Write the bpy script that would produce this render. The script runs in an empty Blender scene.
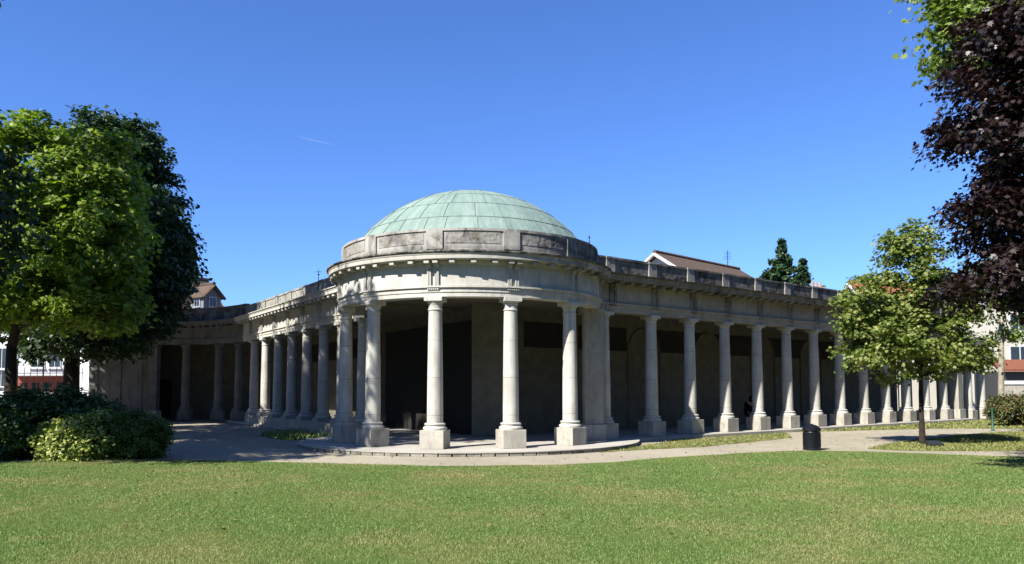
import bpy, bmesh, math, random
import numpy as np
from mathutils import Vector, Matrix
R = math.radians
random.seed(7)
RNG = np.random.default_rng(11)
S = bpy.context.scene
C = S.collection
F, HOR, CH = 768.0, 391.0, 1.8           # focal length in pixels, horizon row, camera height

# ------------------------------------------------------------------ camera, sky, sun
cam = bpy.data.cameras.new('camera'); cam.lens = 27; cam.sensor_width = 36
cam.shift_y = 0.0608; cam.clip_end = 12000; cam.clip_start = 0.05
co = bpy.data.objects.new('camera', cam); C.objects.link(co)
co.location = (0, 0, CH); co.rotation_euler = (R(93.4), R(0.15), 0); S.camera = co
SUN_AZ, SUN_EL = R(224), R(44)            # compass azimuth of the sun (from +Y, clockwise) and its height
w = bpy.data.worlds.new('World'); S.world = w; w.use_nodes = True
nt = w.node_tree; nt.nodes.clear()
sky = nt.nodes.new('ShaderNodeTexSky'); sky.sky_type = 'NISHITA'; sky.sun_disc = False
sky.sun_elevation = SUN_EL; sky.sun_rotation = SUN_AZ
sky.air_density = 1.0; sky.dust_density = 0.2; sky.ozone_density = 3.0; sky.altitude = 100
bg = nt.nodes.new('ShaderNodeBackground'); bg.inputs[1].default_value = 0.058
wo = nt.nodes.new('ShaderNodeOutputWorld')
tint = nt.nodes.new('ShaderNodeMixRGB'); tint.blend_type = 'MULTIPLY'; tint.inputs[0].default_value = 1; tint.inputs[2].default_value = (.60, .875, 1.42, 1)
nt.links.new(sky.outputs[0], tint.inputs[1]); nt.links.new(tint.outputs[0], bg.inputs[0]); nt.links.new(bg.outputs[0], wo.inputs[0])
sl = bpy.data.lights.new('sun', 'SUN'); sl.energy = 5.0; sl.angle = R(0.55); sl.color = (1, .95, .87)
so = bpy.data.objects.new('sun', sl); C.objects.link(so)
sd = Vector((math.sin(SUN_AZ) * math.cos(SUN_EL), math.cos(SUN_AZ) * math.cos(SUN_EL), math.sin(SUN_EL)))
so.rotation_euler = sd.to_track_quat('Z', 'Y').to_euler(); so.location = (-30, -30, 40)
S.view_settings.view_transform = 'Standard'; S.view_settings.look = 'None'
S.view_settings.gamma = 1; S.view_settings.exposure = 1.38
S.render.engine = 'CYCLES'; S.cycles.max_bounces = 6; S.cycles.transparent_max_bounces = 8

# ------------------------------------------------------------------ helpers
def px(x, Z): return (x - 512) / F * Z
def pz(y, Z): return CH + (HOR - y) / F * Z
def gz(y): return CH * F / (y - HOR)      # depth of a ground point seen at row y
def gp(x, y): Z = gz(y); return (px(x, Z), Z)

def tag(o, label=None, cat=None, group=None, kind=None):
    for k, v in (('label', label), ('category', cat), ('group', group), ('kind', kind)):
        if v: o[k] = v
    return o
def thing(name, loc, label, cat, group=None):
    o = bpy.data.objects.new(name, None); C.objects.link(o); o.location = loc
    o.empty_display_size = .3
    return tag(o, label, cat, group)
def wloc(p):
    v = Vector((0, 0, 0))
    while p: v += p.location; p = p.parent
    return v
def obj(name, bm, mat, parent=None, smooth=False, world=True):
    """bm holds world coordinates (world=True) or local ones"""
    me = bpy.data.meshes.new(name)
    if isinstance(bm, tuple):
        me.from_pydata(bm[0], [], bm[1])
    else:
        bmesh.ops.recalc_face_normals(bm, faces=bm.faces)
        bm.to_mesh(me); bm.free()
    me.materials.append(mat)
    if parent and world: me.transform(Matrix.Translation(-wloc(parent)))
    if smooth:
        for p in me.polygons: p.use_smooth = True
        if smooth != 'all':
            try: me.set_sharp_from_angle(angle=R(38))
            except Exception: pass
    o = bpy.data.objects.new(name, me); C.objects.link(o); o.parent = parent
    return o
def box(bm, c, s, rz=0, taper=1.0):
    """box centred on c=(x,y,z) of size s, turned rz; taper scales the top"""
    cs, sn = math.cos(rz), math.sin(rz); vs = []
    for dz in (-.5, .5):
        k = taper if dz > 0 else 1
        for dx, dy in ((-.5, -.5), (.5, -.5), (.5, .5), (-.5, .5)):
            x, y = dx * s[0] * k, dy * s[1] * k
            vs.append(bm.verts.new((c[0] + x * cs - y * sn, c[1] + x * sn + y * cs, c[2] + dz * s[2])))
    for f in ((3, 2, 1, 0), (4, 5, 6, 7), (0, 1, 5, 4), (1, 2, 6, 5), (2, 3, 7, 6), (3, 0, 4, 7)):
        bm.faces.new([vs[i] for i in f])
    return vs
def lathe(bm, prof, c=(0, 0, 0), n=32, cap=True):
    rings = []
    for r, z in prof:
        rings.append([bm.verts.new((c[0] + r * math.cos(2 * math.pi * i / n), c[1] + r * math.sin(2 * math.pi * i / n), c[2] + z)) for i in range(n)])
    for a, b in zip(rings, rings[1:]):
        for i in range(n):
            bm.faces.new((a[i], a[(i + 1) % n], b[(i + 1) % n], b[i]))
    if cap:
        bm.faces.new(list(reversed(rings[0]))); bm.faces.new(rings[-1])
def tube(bm, pts, rads, n=8):
    rings = []
    pts = [Vector(p) for p in pts]
    for i, p in enumerate(pts):
        t = (pts[min(i + 1, len(pts) - 1)] - pts[max(i - 1, 0)]).normalized()
        a = t.orthogonal().normalized()
        if i and rings: 
            a = (pa - t * pa.dot(t)).normalized()
        pa = a; b = t.cross(a)
        rings.append([bm.verts.new(p + (a * math.cos(2 * math.pi * k / n) + b * math.sin(2 * math.pi * k / n)) * rads[i]) for k in range(n)])
    for a, b in zip(rings, rings[1:]):
        for k in range(n): bm.faces.new((a[k], a[(k + 1) % n], b[(k + 1) % n], b[k]))
    bm.faces.new(list(reversed(rings[0]))); bm.faces.new(rings[-1])
def prism(bm, poly, z0, z1):
    a = [bm.verts.new((x, y, z0)) for x, y in poly]; b = [bm.verts.new((x, y, z1)) for x, y in poly]
    n = len(poly); bm.faces.new(list(reversed(a))); bm.faces.new(b)
    for i in range(n): bm.faces.new((a[i], a[(i + 1) % n], b[(i + 1) % n], b[i]))
def sweep(bm, path, prof, closed=False):
    """sweep profile [(offset outward, z)] along a 2D path; outward is to the right of travel"""
    P = [Vector(p) for p in path]; n = len(P); rings = []
    for i in range(n):
        if closed: a, b = P[i] - P[i - 1], P[(i + 1) % n] - P[i]
        else:
            a = P[i] - P[i - 1] if i else P[1] - P[0]
            b = P[i + 1] - P[i] if i < n - 1 else a
        na = Vector((a.y, -a.x)).normalized(); nb = Vector((b.y, -b.x)).normalized()
        m = (na + nb).normalized(); k = 1 / max(.5, m.dot(na))
        rings.append([bm.verts.new((P[i].x + m.x * o * k, P[i].y + m.y * o * k, z)) for o, z in prof])
    q = len(prof); pairs = list(zip(rings, rings[1:]))
    if closed: pairs.append((rings[-1], rings[0]))
    for a, b in pairs:
        for j in range(q): bm.faces.new((a[j], a[(j + 1) % q], b[(j + 1) % q], b[j]))
    if not closed:
        bm.faces.new(rings[0]); bm.faces.new(list(reversed(rings[-1])))
def bev(o, w=.01, seg=2):
    m = o.modifiers.new('bevel', 'BEVEL'); m.width = w; m.segments = seg; m.limit_method = 'ANGLE'; m.angle_limit = R(40)
    return o

# ------------------------------------------------------------------ materials
ALB = .68                                  # all base colours below are written for a brighter exposure; this brings them to real values
class NT:
    def __init__(s, name):
        s.m = bpy.data.materials.new(name); s.m.use_nodes = True
        s.t = s.m.node_tree; s.t.nodes.clear()
        s.out = s.n('OutputMaterial'); s.pos = s.n('NewGeometry').outputs['Position']
    def n(s, k, **kw):
        x = s.t.nodes.new('ShaderNode' + k)
        for a, b in kw.items(): setattr(x, a, b)
        return x
    def l(s, a, b): s.t.links.new(a, b)
    def scaled(s, sc):
        v = s.n('VectorMath', operation='MULTIPLY'); s.l(s.pos, v.inputs[0]); v.inputs[1].default_value = sc; return v.outputs[0]
    def noise(s, scale, detail=5, rough=.6, vec=None, dist=0):
        x = s.n('TexNoise'); x.inputs['Scale'].default_value = scale; x.inputs['Detail'].default_value = detail
        x.inputs['Roughness'].default_value = rough; x.inputs['Distortion'].default_value = dist
        s.l(vec or s.pos, x.inputs['Vector']); return x.outputs['Fac']
    def ramp(s, fac, stops):
        r = s.n('ValToRGB'); e = r.color_ramp.elements
        while len(e) < len(stops): e.new(.5)
        for i, (p, c) in enumerate(stops):
            e[i].position = p; e[i].color = (*c, 1) if len(c) == 3 else c
        s.l(fac, r.inputs[0]); return r.outputs[0]
    def g(s, fac, lo, hi):
        r = s.n('MapRange'); s.l(fac, r.inputs[0]); r.inputs[1].default_value = lo; r.inputs[2].default_value = hi; return r.outputs[0]
    def mix(s, fac, a, b, mode='MIX'):
        x = s.n('MixRGB', blend_type=mode)
        for i, v in enumerate((fac, a, b)):
            if hasattr(v, 'links') or hasattr(v, 'is_linked'): s.l(v, x.inputs[i])
            elif isinstance(v, (int, float)): x.inputs[i].default_value = v
            else: x.inputs[i].default_value = (*v, 1)
        return x.outputs[0]
    def mul(s, a, b):
        x = s.n('Math', operation='MULTIPLY')
        for i, v in enumerate((a, b)):
            if isinstance(v, (int, float)): x.inputs[i].default_value = v
            else: s.l(v, x.inputs[i])
        return x.outputs[0]
    def bump(s, h, strength=.4, dist=.02):
        b = s.n('Bump'); b.inputs['Strength'].default_value = strength; b.inputs['Distance'].default_value = dist
        s.l(h, b.inputs['Height']); return b.outputs[0]
    def bsdf(s, col, rough=.8, bump=None, metal=0, spec=.5):
        p = s.n('BsdfPrincipled')
        if hasattr(col, 'is_linked'): s.l(s.mix(1.0, col, (ALB, ALB, ALB), 'MULTIPLY'), p.inputs['Base Color'])
        else: p.inputs['Base Color'].default_value = (*[v * ALB for v in col], 1)
        if hasattr(rough, 'is_linked'): s.l(rough, p.inputs['Roughness'])
        else: p.inputs['Roughness'].default_value = rough
        p.inputs['Metallic'].default_value = metal; p.inputs['Specular IOR Level'].default_value = spec
        if bump: s.l(bump, p.inputs['Normal'])
        s.l(p.outputs[0], s.out.inputs[0]); return p

def stone(name, light=(.60, .57, .50), dark=(.36, .34, .30), grime=(.06, .055, .05), g0=.62, g1=.78, streak=.5, lichen=0.0, joints=0.0, rel=0.0, zg=None, east=0.0):
    t = NT(name)
    big = t.noise(.9, 6, .65); fine = t.noise(14, 4, .6)
    c = t.mix(t.g(big, .35, .7), light, dark)
    c = t.mix(t.mul(t.g(fine, .45, .75), .35), c, tuple(x * .62 for x in light))
    st = t.noise(2.2, 6, .7, t.scaled((2.6, 2.6, .35)))
    c = t.mix(t.mul(t.g(st, .5, .72), streak), c, tuple(x * .45 for x in dark))
    gr = t.noise(1.7, 8, .72, None, .6)
    c = t.mix(t.mul(t.g(gr, g0, g1), .9), c, grime)
    if lichen:
        li = t.noise(3.3, 6, .7, None, .3)
        c = t.mix(t.mul(t.g(li, .56, .66), lichen), c, (.30, .19, .06))
    if zg:                                  # dirt that has settled on a ledge: (z from, z to, strength)
        sp = t.n('SeparateXYZ'); t.l(t.pos, sp.inputs[0])
        for a_, b_, k_ in zg:
            c = t.mix(t.mul(t.mul(t.g(sp.outputs[2], a_, b_), t.g(t.noise(3.2, 6, .7, None, .4), .30, .58)), k_), c, grime)
    if east:                                # right side darkened: parapet dirt, plus shade painted into the entablature stone
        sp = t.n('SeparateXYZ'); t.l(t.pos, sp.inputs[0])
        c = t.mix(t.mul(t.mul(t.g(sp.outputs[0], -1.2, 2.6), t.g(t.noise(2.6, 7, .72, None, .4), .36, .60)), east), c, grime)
    if joints:                              # bed joints between drums or blocks
        wv = t.n('TexWave', wave_type='BANDS', bands_direction='Z', wave_profile='SAW'); wv.inputs['Scale'].default_value = joints; t.l(t.pos, wv.inputs['Vector'])
        c = t.mix(t.mul(t.g(wv.outputs['Fac'], .975, .99), .45), c, grime)
    h = t.mix(.5, t.noise(30, 6, .7), t.noise(5, 4, .6))
    if rel:
        v = t.n('TexVoronoi', feature='SMOOTH_F1'); v.inputs['Scale'].default_value = 9; t.l(t.pos, v.inputs['Vector'])
        h = t.mix(.7, h, v.outputs['Distance'])
    t.bsdf(c, .88, t.bump(h, .35 + rel, .02 + rel * .03), spec=.25)
    return t.m
M = {}
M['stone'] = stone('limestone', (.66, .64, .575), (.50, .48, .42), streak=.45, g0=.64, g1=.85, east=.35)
M['column'] = stone('column_limestone', (.66, .645, .58), (.45, .43, .37), streak=.55, g0=.64, g1=.86, joints=.29)
M['plinth'] = stone('plinth_limestone', (.56, .535, .46), (.33, .305, .25), streak=.6, g0=.56, g1=.78)
M['wing'] = stone('weathered_limestone', (.48, .455, .39), (.32, .30, .25), streak=.65, g0=.58, g1=.8)
M['portico'] = stone('shade_darkened_limestone', (.22, .215, .20), (.14, .135, .125), streak=.7, g0=.5, g1=.75)  # deep tree shade put into the stone colour
M['cornice'] = stone('stained_cornice_stone', (.36, .32, .23), (.22, .195, .14), (.05, .045, .03), .5, .7, .7, zg=[(5.69, 5.74, .8)])
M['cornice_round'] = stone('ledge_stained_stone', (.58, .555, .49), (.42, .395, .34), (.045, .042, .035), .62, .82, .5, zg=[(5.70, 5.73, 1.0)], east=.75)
M['parapet'] = stone('grimy_parapet_stone', (.29, .28, .25), (.15, .145, .13), (.03, .028, .025), .44, .60, .85, lichen=.3, rel=.25)
M['pedestal'] = stone('parapet_pedestal_stone', (.42, .41, .37), (.27, .26, .23), (.05, .047, .042), .52, .7, .7)
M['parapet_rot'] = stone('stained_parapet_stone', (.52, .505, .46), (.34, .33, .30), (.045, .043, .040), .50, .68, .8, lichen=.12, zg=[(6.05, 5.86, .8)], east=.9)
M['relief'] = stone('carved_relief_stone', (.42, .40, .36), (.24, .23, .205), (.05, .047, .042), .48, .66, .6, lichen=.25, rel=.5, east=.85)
M['bracket'] = stone('bracket_stone', (.40, .37, .31), (.26, .24, .20), (.05, .045, .04), .5, .68, .7)
M['paving'] = stone('paving_stone', (.52, .49, .43), (.38, .36, .31), streak=.1, g0=.6, g1=.85)
M['kerb'] = stone('kerb_stone', (.44, .42, .35), (.22, .21, .17), (.03, .035, .02), .45, .7, .4, lichen=.3)

def plain(name, col, rough=.6, metal=0, var=.25, sc=6, spec=.5):
    t = NT(name); n = t.noise(sc, 5, .6)
    c = t.mix(t.g(n, .35, .7), col, tuple(x * (1 - var) for x in col))
    t.bsdf(c, rough, t.bump(n, .1, .01), metal, spec); return t.m
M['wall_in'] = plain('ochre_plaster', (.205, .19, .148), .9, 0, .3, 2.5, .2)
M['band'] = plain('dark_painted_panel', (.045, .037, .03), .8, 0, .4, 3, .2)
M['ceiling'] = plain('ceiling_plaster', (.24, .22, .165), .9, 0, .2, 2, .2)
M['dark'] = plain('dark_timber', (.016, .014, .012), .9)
M['roofing'] = plain('flat_roof_felt', (.12, .12, .12), .9)
M['iron'] = plain('black_iron', (.012, .013, .016), .45, .3)
M['bin'] = plain('black_bin_metal', (.010, .012, .018), .38, .3, .3, 10)
M['white_render'] = plain('white_render', (.72, .72, .74), .9, 0, .08, 1)
M['cream_render'] = plain('cream_render', (.62, .59, .50), .9, 0, .12, 1)
M['glass'] = plain('dark_window_glass', (.03, .04, .05), .12, 0, .2, 3)
M['frame'] = plain('white_window_frame', (.7, .7, .7), .6)
M['redwall'] = plain('orange_red_awning', (.30, .055, .03), .8, 0, .25, 2)
M['green_post'] = plain('green_paint', (.015, .09, .055), .45)
M['dormer_wall'] = plain('blue_grey_boards', (.20, .21, .24), .9)
M['slate'] = plain('dark_slate', (.05, .052, .06), .6, 0, .3, 8)
M['bark'] = plain('grey_brown_bark', (.10, .08, .06), .95, 0, .55, 12, .2)
M['bark_dark'] = plain('dark_bark', (.05, .04, .032), .95, 0, .5, 10, .2)
M['bark_pale'] = plain('pale_plane_bark', (.42, .38, .29), .9, 0, .5, 5, .2)
M['metal_plate'] = plain('dark_plate_metal', (.03, .035, .035), .5, .2)
M['silver'] = plain('silver_car_paint', (.55, .57, .6), .3, .3, .05)
M['dark_car'] = plain('dark_blue_car_paint', (.03, .035, .05), .3, .2, .05)
M['tyre'] = plain('tyre_rubber', (.015, .015, .015), .8)
M['skin'] = plain('skin', (.42, .25, .18), .6)
M['jacket'] = plain('black_cloth', (.008, .008, .010), .95, spec=.1)
M['jeans'] = plain('navy_cloth', (.014, .018, .04), .9, spec=.1)

def copper():
    t = NT('verdigris_copper')
    big = t.noise(1.3, 6, .65); st = t.noise(3, 6, .7, t.scaled((3, 3, .5)))
    c = t.mix(t.g(big, .35, .68), (.25, .34, .30), (.185, .27, .24))
    c = t.mix(t.mul(t.g(st, .48, .7), .55), c, (.31, .40, .34))
    c = t.mix(t.mul(t.g(t.noise(5, 7, .75, None, .5), .60, .72), .5), c, (.11, .16, .13))
    cv = t.n('VectorMath', operation='SUBTRACT'); t.l(t.pos, cv.inputs[0]); cv.inputs[1].default_value = (-1.42, 26.5, 0)
    fl = t.n('VectorMath', operation='MULTIPLY'); t.l(cv.outputs[0], fl.inputs[0]); fl.inputs[1].default_value = (1, 1, 0)
    nm = t.n('VectorMath', operation='NORMALIZE'); t.l(fl.outputs[0], nm.inputs[0])
    sc2 = t.n('VectorMath', operation='MULTIPLY_ADD'); t.l(nm.outputs[0], sc2.inputs[0]); sc2.inputs[1].default_value = (16, 16, 0)
    zz = t.n('VectorMath', operation='MULTIPLY'); t.l(t.pos, zz.inputs[0]); zz.inputs[1].default_value = (0, 0, .6); t.l(zz.outputs[0], sc2.inputs[2])
    run = t.noise(1.3, 6, .7, sc2.outputs[0])
    c = t.mix(t.mul(t.g(run, .5, .68), .55), c, (.13, .18, .155)); c = t.mix(t.mul(t.g(run, .47, .34), .5), c, (.34, .43, .39))
    sh = t.n('TexVoronoi'); sh.inputs['Scale'].default_value = .9; t.l(t.scaled((1, 1, 1.6)), sh.inputs['Vector'])
    hs = t.n('SeparateXYZ'); t.l(sh.outputs['Color'], hs.inputs[0])
    c = t.mix(t.mul(hs.outputs[0], .30), c, (.145, .22, .185))
    t.bsdf(c, .75, t.bump(t.noise(2.5, 5, .6), .5, .08), 0, .3); return t.m
M['copper'] = copper()
M['seam'] = plain('dark_copper_seam', (.13, .19, .155), .7)

def tiles(name, a, b, axis_scale=(1, 1, 1)):
    t = NT(name)
    wv = t.n('TexWave', wave_type='BANDS', bands_direction='Z'); wv.inputs['Scale'].default_value = 1.6
    wv.inputs['Distortion'].default_value = .6; t.l(t.pos, wv.inputs['Vector'])
    n = t.noise(3.5, 6, .75); f = t.noise(16, 3, .6)
    c = t.mix(t.g(n, .35, .65), a, b); c = t.mix(t.mul(t.g(f, .45, .7), .6), c, tuple(x * .4 for x in a))
    c = t.mix(t.mul(wv.outputs['Fac'], .25), c, tuple(x * .35 for x in b))
    t.bsdf(c, .9, t.bump(wv.outputs['Fac'], .5, .03), 0, .2); return t.m
M['tiles'] = tiles('brown_roof_tiles', (.17, .115, .08), (.10, .075, .06))
M['terracotta'] = plain('pale_terracotta', (.50, .30, .19), .9)
M['tiles_red'] = tiles('red_roof_tiles', (.34, .12, .06), (.22, .08, .05))
M['tiles_pale'] = tiles('orange_roof_tiles', (.46, .17, .09), (.36, .13, .07))

def gravel():
    t = NT('pale_gravel')
    n = t.noise(.35, 5, .6); f = t.noise(40, 4, .8); m = t.noise(4, 5, .7)
    c = t.mix(t.g(n, .35, .65), (.49, .44, .335), (.375, .335, .25))
    c = t.mix(t.mul(t.g(f, .4, .65), .5), c, (.20, .175, .135))
    c = t.mix(t.mul(t.g(m, .54, .70), .6), c, (.20, .20, .09))
    c = t.mix(t.mul(t.g(t.noise(1.1, 6, .7, None, .5), .52, .66), .45), c, (.26, .235, .17))
    c = t.mix(t.mul(t.g(t.noise(90, 2, .6), .55, .62), .5), c, (.60, .56, .47))
    v = t.n('TexVoronoi'); v.inputs['Scale'].default_value = 45; t.l(t.pos, v.inputs['Vector'])
    t.bsdf(c, .95, t.bump(t.mix(.5, v.outputs['Distance'], f), .8, .03), 0, .15); return t.m
M['gravel'] = gravel()
def soil(name, dry):
    t = NT(name); n = t.noise(.45, 6, .65); f = t.noise(22, 5, .7)
    a, b = ((.12, .145, .04), (.30, .26, .12)) if dry else ((.085, .135, .028), (.155, .17, .05))
    c = t.mix(t.g(n, .42, .68), a, b); c = t.mix(t.mul(t.g(f, .4, .7), .5), c, tuple(x * .5 for x in a))
    t.bsdf(c, .95, t.bump(f, .6, .03), 0, .1); return t.m
M['turf'] = soil('turf', False); M['dry_turf'] = soil('dry_turf', True)

def leafmat(name, cols, trans=.35, rough=.55, tcol=None, patch=None):
    t = NT(name); g = t.n('NewGeometry'); rnd = g.outputs['Random Per Island']
    n = len(cols); col = t.ramp(rnd, [(i / (n - 1), c) for i, c in enumerate(cols)])
    if patch:
        col = t.mix(t.g(t.noise(patch[0], 4, .6), patch[1], patch[2]), col, patch[3])
    col = t.mix(1.0, col, (ALB, ALB, ALB), 'MULTIPLY')
    p = t.n('BsdfPrincipled'); t.l(col, p.inputs['Base Color']); p.inputs['Roughness'].default_value = rough
    p.inputs['Specular IOR Level'].default_value = .35
    tr = t.n('BsdfTranslucent'); t.l(t.mix(1.0, col, tcol or (1.3, 1.5, .5), 'MULTIPLY'), tr.inputs[0])
    mx = t.n('MixShader'); mx.inputs[0].default_value = trans
    t.l(p.outputs[0], mx.inputs[1]); t.l(tr.outputs[0], mx.inputs[2]); t.l(mx.outputs[0], t.out.inputs[0])
    return t.m
M['leaf_bright'] = leafmat('bright_maple_leaves', [(.09, .17, .018), (.21, .31, .035), (.38, .46, .08)], .42)
M['leaf_dark'] = leafmat('dark_green_leaves', [(.018, .045, .012), (.03, .065, .016), (.045, .085, .02)], .22)
M['leaf_linden'] = leafmat('young_tree_leaves', [(.08, .14, .024), (.18, .245, .045), (.36, .37, .12)])
M['leaf_purple'] = leafmat('purple_leaves', [(.011, .006, .006), (.019, .009, .009), (.03, .016, .014), (.042, .028, .022)], .15, .45, (1.6, .6, .5))
M['leaf_pale'] = leafmat('pale_green_leaves', [(.12, .19, .03), (.19, .26, .05), (.27, .32, .08)])
M['leaf_shrub'] = leafmat('glossy_shrub_leaves', [(.025, .07, .016), (.045, .11, .02), (.12, .20, .04)], .22, .4)
M['leaf_box'] = leafmat('clipped_bush_leaves', [(.05, .11, .018), (.09, .16, .025), (.15, .22, .035)], .25)
M['leaf_gold'] = leafmat('variegated_leaves', [(.05, .11, .02), (.20, .28, .05), (.50, .55, .12), (.62, .62, .22)], .3)
M['leaf_hedge'] = leafmat('hedge_leaves', [(.05, .08, .02), (.10, .13, .03), (.20, .12, .05)], .25)
M['needles'] = leafmat('conifer_needles', [(.016, .05, .02), (.03, .075, .025), (.05, .10, .03)], .1)
M['grass'] = leafmat('grass_blades', [(.13, .25, .055), (.165, .285, .068), (.225, .335, .09), (.33, .38, .14)], .3, .6, (1.2, 1.3, .5), (.42, .47, .66, (.40, .36, .16)))
M['grass_dry'] = leafmat('dry_grass_blades', [(.15, .22, .05), (.27, .30, .09), (.44, .39, .17)], .3, .6, (1.2, 1.2, .5))

# ------------------------------------------------------------------ columns
COLH = 4.38                                # plinth to abacus top
PLAT = .12                                 # height of the paved platform
def col_meshes():
    me = {}
    b = bmesh.new(); box(b, (0, 0, .265), (.71, .71, .53)); me['plinth'] = b
    b = bmesh.new()
    lathe(b, [(.335, .53), (.345, .55), (.345, .60), (.325, .625), (.285, .64), (.285, .665), (.305, .68), (.31, .70), (.295, .725), (.262, .735)], n=36); me['base'] = b
    b = bmesh.new()
    prof = []
    for i in range(25):
        u = i / 24; r = .234 - .038 * (u ** 1.6); prof.append((r, .73 + u * 3.26))
    prof += [(.218, 4.00), (.218, 4.03), (.197, 4.045), (.197, 4.15)]
    lathe(b, prof, n=36); me['shaft'] = b
    b = bmesh.new()
    lathe(b, [(.198, 4.14), (.208, 4.155), (.208, 4.175), (.222, 4.20), (.245, 4.235), (.258, 4.255), (.258, 4.262)], n=36)
    box(b, (0, 0, 4.318), (.535, .535, .115)); me['capital'] = b
    out = {}
    for k, b in me.items():
        bmesh.ops.recalc_face_normals(b, faces=b.faces)
        m = bpy.data.meshes.new('column_' + k); b.to_mesh(m); b.free()
        if k != 'plinth':
            for p in m.polygons: p.use_smooth = True
            m.set_sharp_from_angle(angle=R(42))
        m.materials.append(M['plinth' if k == 'plinth' else 'column']); out[k] = m
    return out
CM = col_meshes()
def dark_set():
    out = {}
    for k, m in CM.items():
        d = m.copy(); d.materials.clear(); d.materials.append(M['portico']); out[k] = d  # column copies with the portico's painted-in shade
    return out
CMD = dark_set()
def column(parent, x, y, rz, z=PLAT, CM=CM):
    pl = wloc(parent)
    o = bpy.data.objects.new('column', CM['shaft']); C.objects.link(o); o.parent = parent
    o.location = Vector((x, y, z)) - pl; o.rotation_euler.z = rz
    for k in ('plinth', 'base', 'capital'):
        c = bpy.data.objects.new(k, CM[k]); C.objects.link(c); c.parent = o
        if k == 'plinth': bev(c, .012)
    return o

# entablature profile: (offset outward from column axis, z)
ZA = 4.50
ARCH = [(-.24, ZA), (.205, ZA), (.205, ZA + .125), (.228, ZA + .13), (.228, ZA + .25), (.28, ZA + .262), (.28, ZA + .315), (-.24, ZA + .315)]
FRZ = [(-.238, ZA + .317), (.205, ZA + .317), (.205, ZA + .93), (-.238, ZA + .93)]
def corn(top=5.80, x=0):
    return [(o + (x if o > .5 else 0), z) for o, z in _corn(top)]
def _corn(top):
    return [(-.24, 5.432), (.215, 5.432), (.24, 5.45), (.255, 5.49), (.30, 5.50), (.30, 5.545), (.545, 5.555), (.55, 5.545), (.56, 5.56), (.56, 5.67), (.575, 5.68),
            (.585, 5.72), (.625, 5.75), (.63, 5.785), (.12, top), (-.24, top)]
def parap(z1, o=.10, th=.22):
    return [(o - th, 5.80), (o + .03, 5.80), (o + .03, 5.90), (o, 5.915), (o, z1 - .085), (o + .035, z1 - .075), (o + .035, z1), (o - th - .03, z1 + .005), (o - th - .03, z1 - .075), (o - th, z1 - .08)]

def frame_at(p, q, u):
    """point and outward normal (right of travel) on segment p-q"""
    p, q = Vector(p), Vector(q); d = (q - p).normalized(); return p + d * u, d, Vector((d.y, -d.x))
def bracket_bm(b, x, y, nrm):
    """a pair of fluted consoles and the small drops beneath, over one column"""
    rz = math.atan2(nrm.y, nrm.x); t = Vector((-nrm.y, nrm.x))
    for s in (-1, 1):
        for k in (-1, 0, 1):
            c = Vector((x, y)) + t * (s * .115 + k * .042) + nrm * .235
            box(b, (c.x, c.y, ZA + .60), (.075 if k else .06, .026, .56), rz)
        c = Vector((x, y)) + t * (s * .115) + nrm * .245
        box(b, (c.x, c.y, ZA + .865), (.12, .125, .085), rz)
        c = Vector((x, y)) + t * (s * .115) + nrm * .275
        box(b, (c.x, c.y, ZA + .925), (.16, .13, .05), rz)
    for k in range(6):
        c = Vector((x, y)) + t * (-.15 + k * .06) + nrm * .245
        box(b, (c.x, c.y, ZA + .225), (.05, .035, .05), rz, 1.0)
    c = Vector((x, y)) + nrm * .245
    box(b, (c.x, c.y, ZA + .278), (.09, .40, .024), rz)
def mutule(b, x, y, nrm, w=.15, x_=0):
    rz = math.atan2(nrm.y, nrm.x); c = Vector((x, y)) + nrm * (.405 + x_ / 2)
    box(b, (c.x, c.y, 5.495), (.22 + x_, w, .10), rz)

# ------------------------------------------------------------------ rotunda
CX, CY, RR = -1.42, 26.5, 4.25
rot = thing('rotunda', (CX, CY, 0), 'round limestone pavilion with columns and a green copper dome at the corner', 'pavilion')
def circ(r, n=96, a0=0.0): return [(CX + r * math.cos(a0 - 2 * math.pi * i / n), CY + r * math.sin(a0 - 2 * math.pi * i / n)) for i in range(n)]
# right of travel must be outward: travel clockwise reversed -> use counter-clockwise
def ring(r, n=120): return [(CX + r * math.cos(2 * math.pi * i / n), CY + r * math.sin(2 * math.pi * i / n)) for i in range(n)]
RING = ring(RR)
def adjust(prof): return prof
ARC = [(CX + RR * math.cos(R(t)), CY + RR * math.sin(R(t))) for t in range(-196, 19, 3)]
b = bmesh.new(); sweep(b, ARC, ARCH); obj('architrave', b, M['stone'], rot)
b = bmesh.new(); sweep(b, ARC, FRZ); obj('frieze', b, M['stone'], rot)
RANG = [-161 + 30 * i for i in range(12)]
b = bmesh.new(); sweep(b, RING, corn(), True)
for i, a in enumerate(RANG):
    offs = [-1.55, 1.55] + [30 / 4 * k for k in (1, 2, 3)]
    for dd in offs:
        n = Vector((math.cos(R(a + dd)), math.sin(R(a + dd)))); mutule(b, CX + n.x * RR, CY + n.y * RR, n)
obj('cornice', b, M['cornice_round'], rot)
ZPR = 6.52
b = bmesh.new(); sweep(b, RING, parap(ZPR, .10, .24), True)
for a in RANG:
    n = Vector((math.cos(R(a)), math.sin(R(a)))); c = Vector((CX, CY)) + n * (RR + .10)
    box(b, (c.x, c.y, (5.91 + ZPR - .08) / 2), (.09, .50, ZPR - .08 - 5.91), R(a))
obj('parapet', b, M['parapet_rot'], rot)
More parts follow.
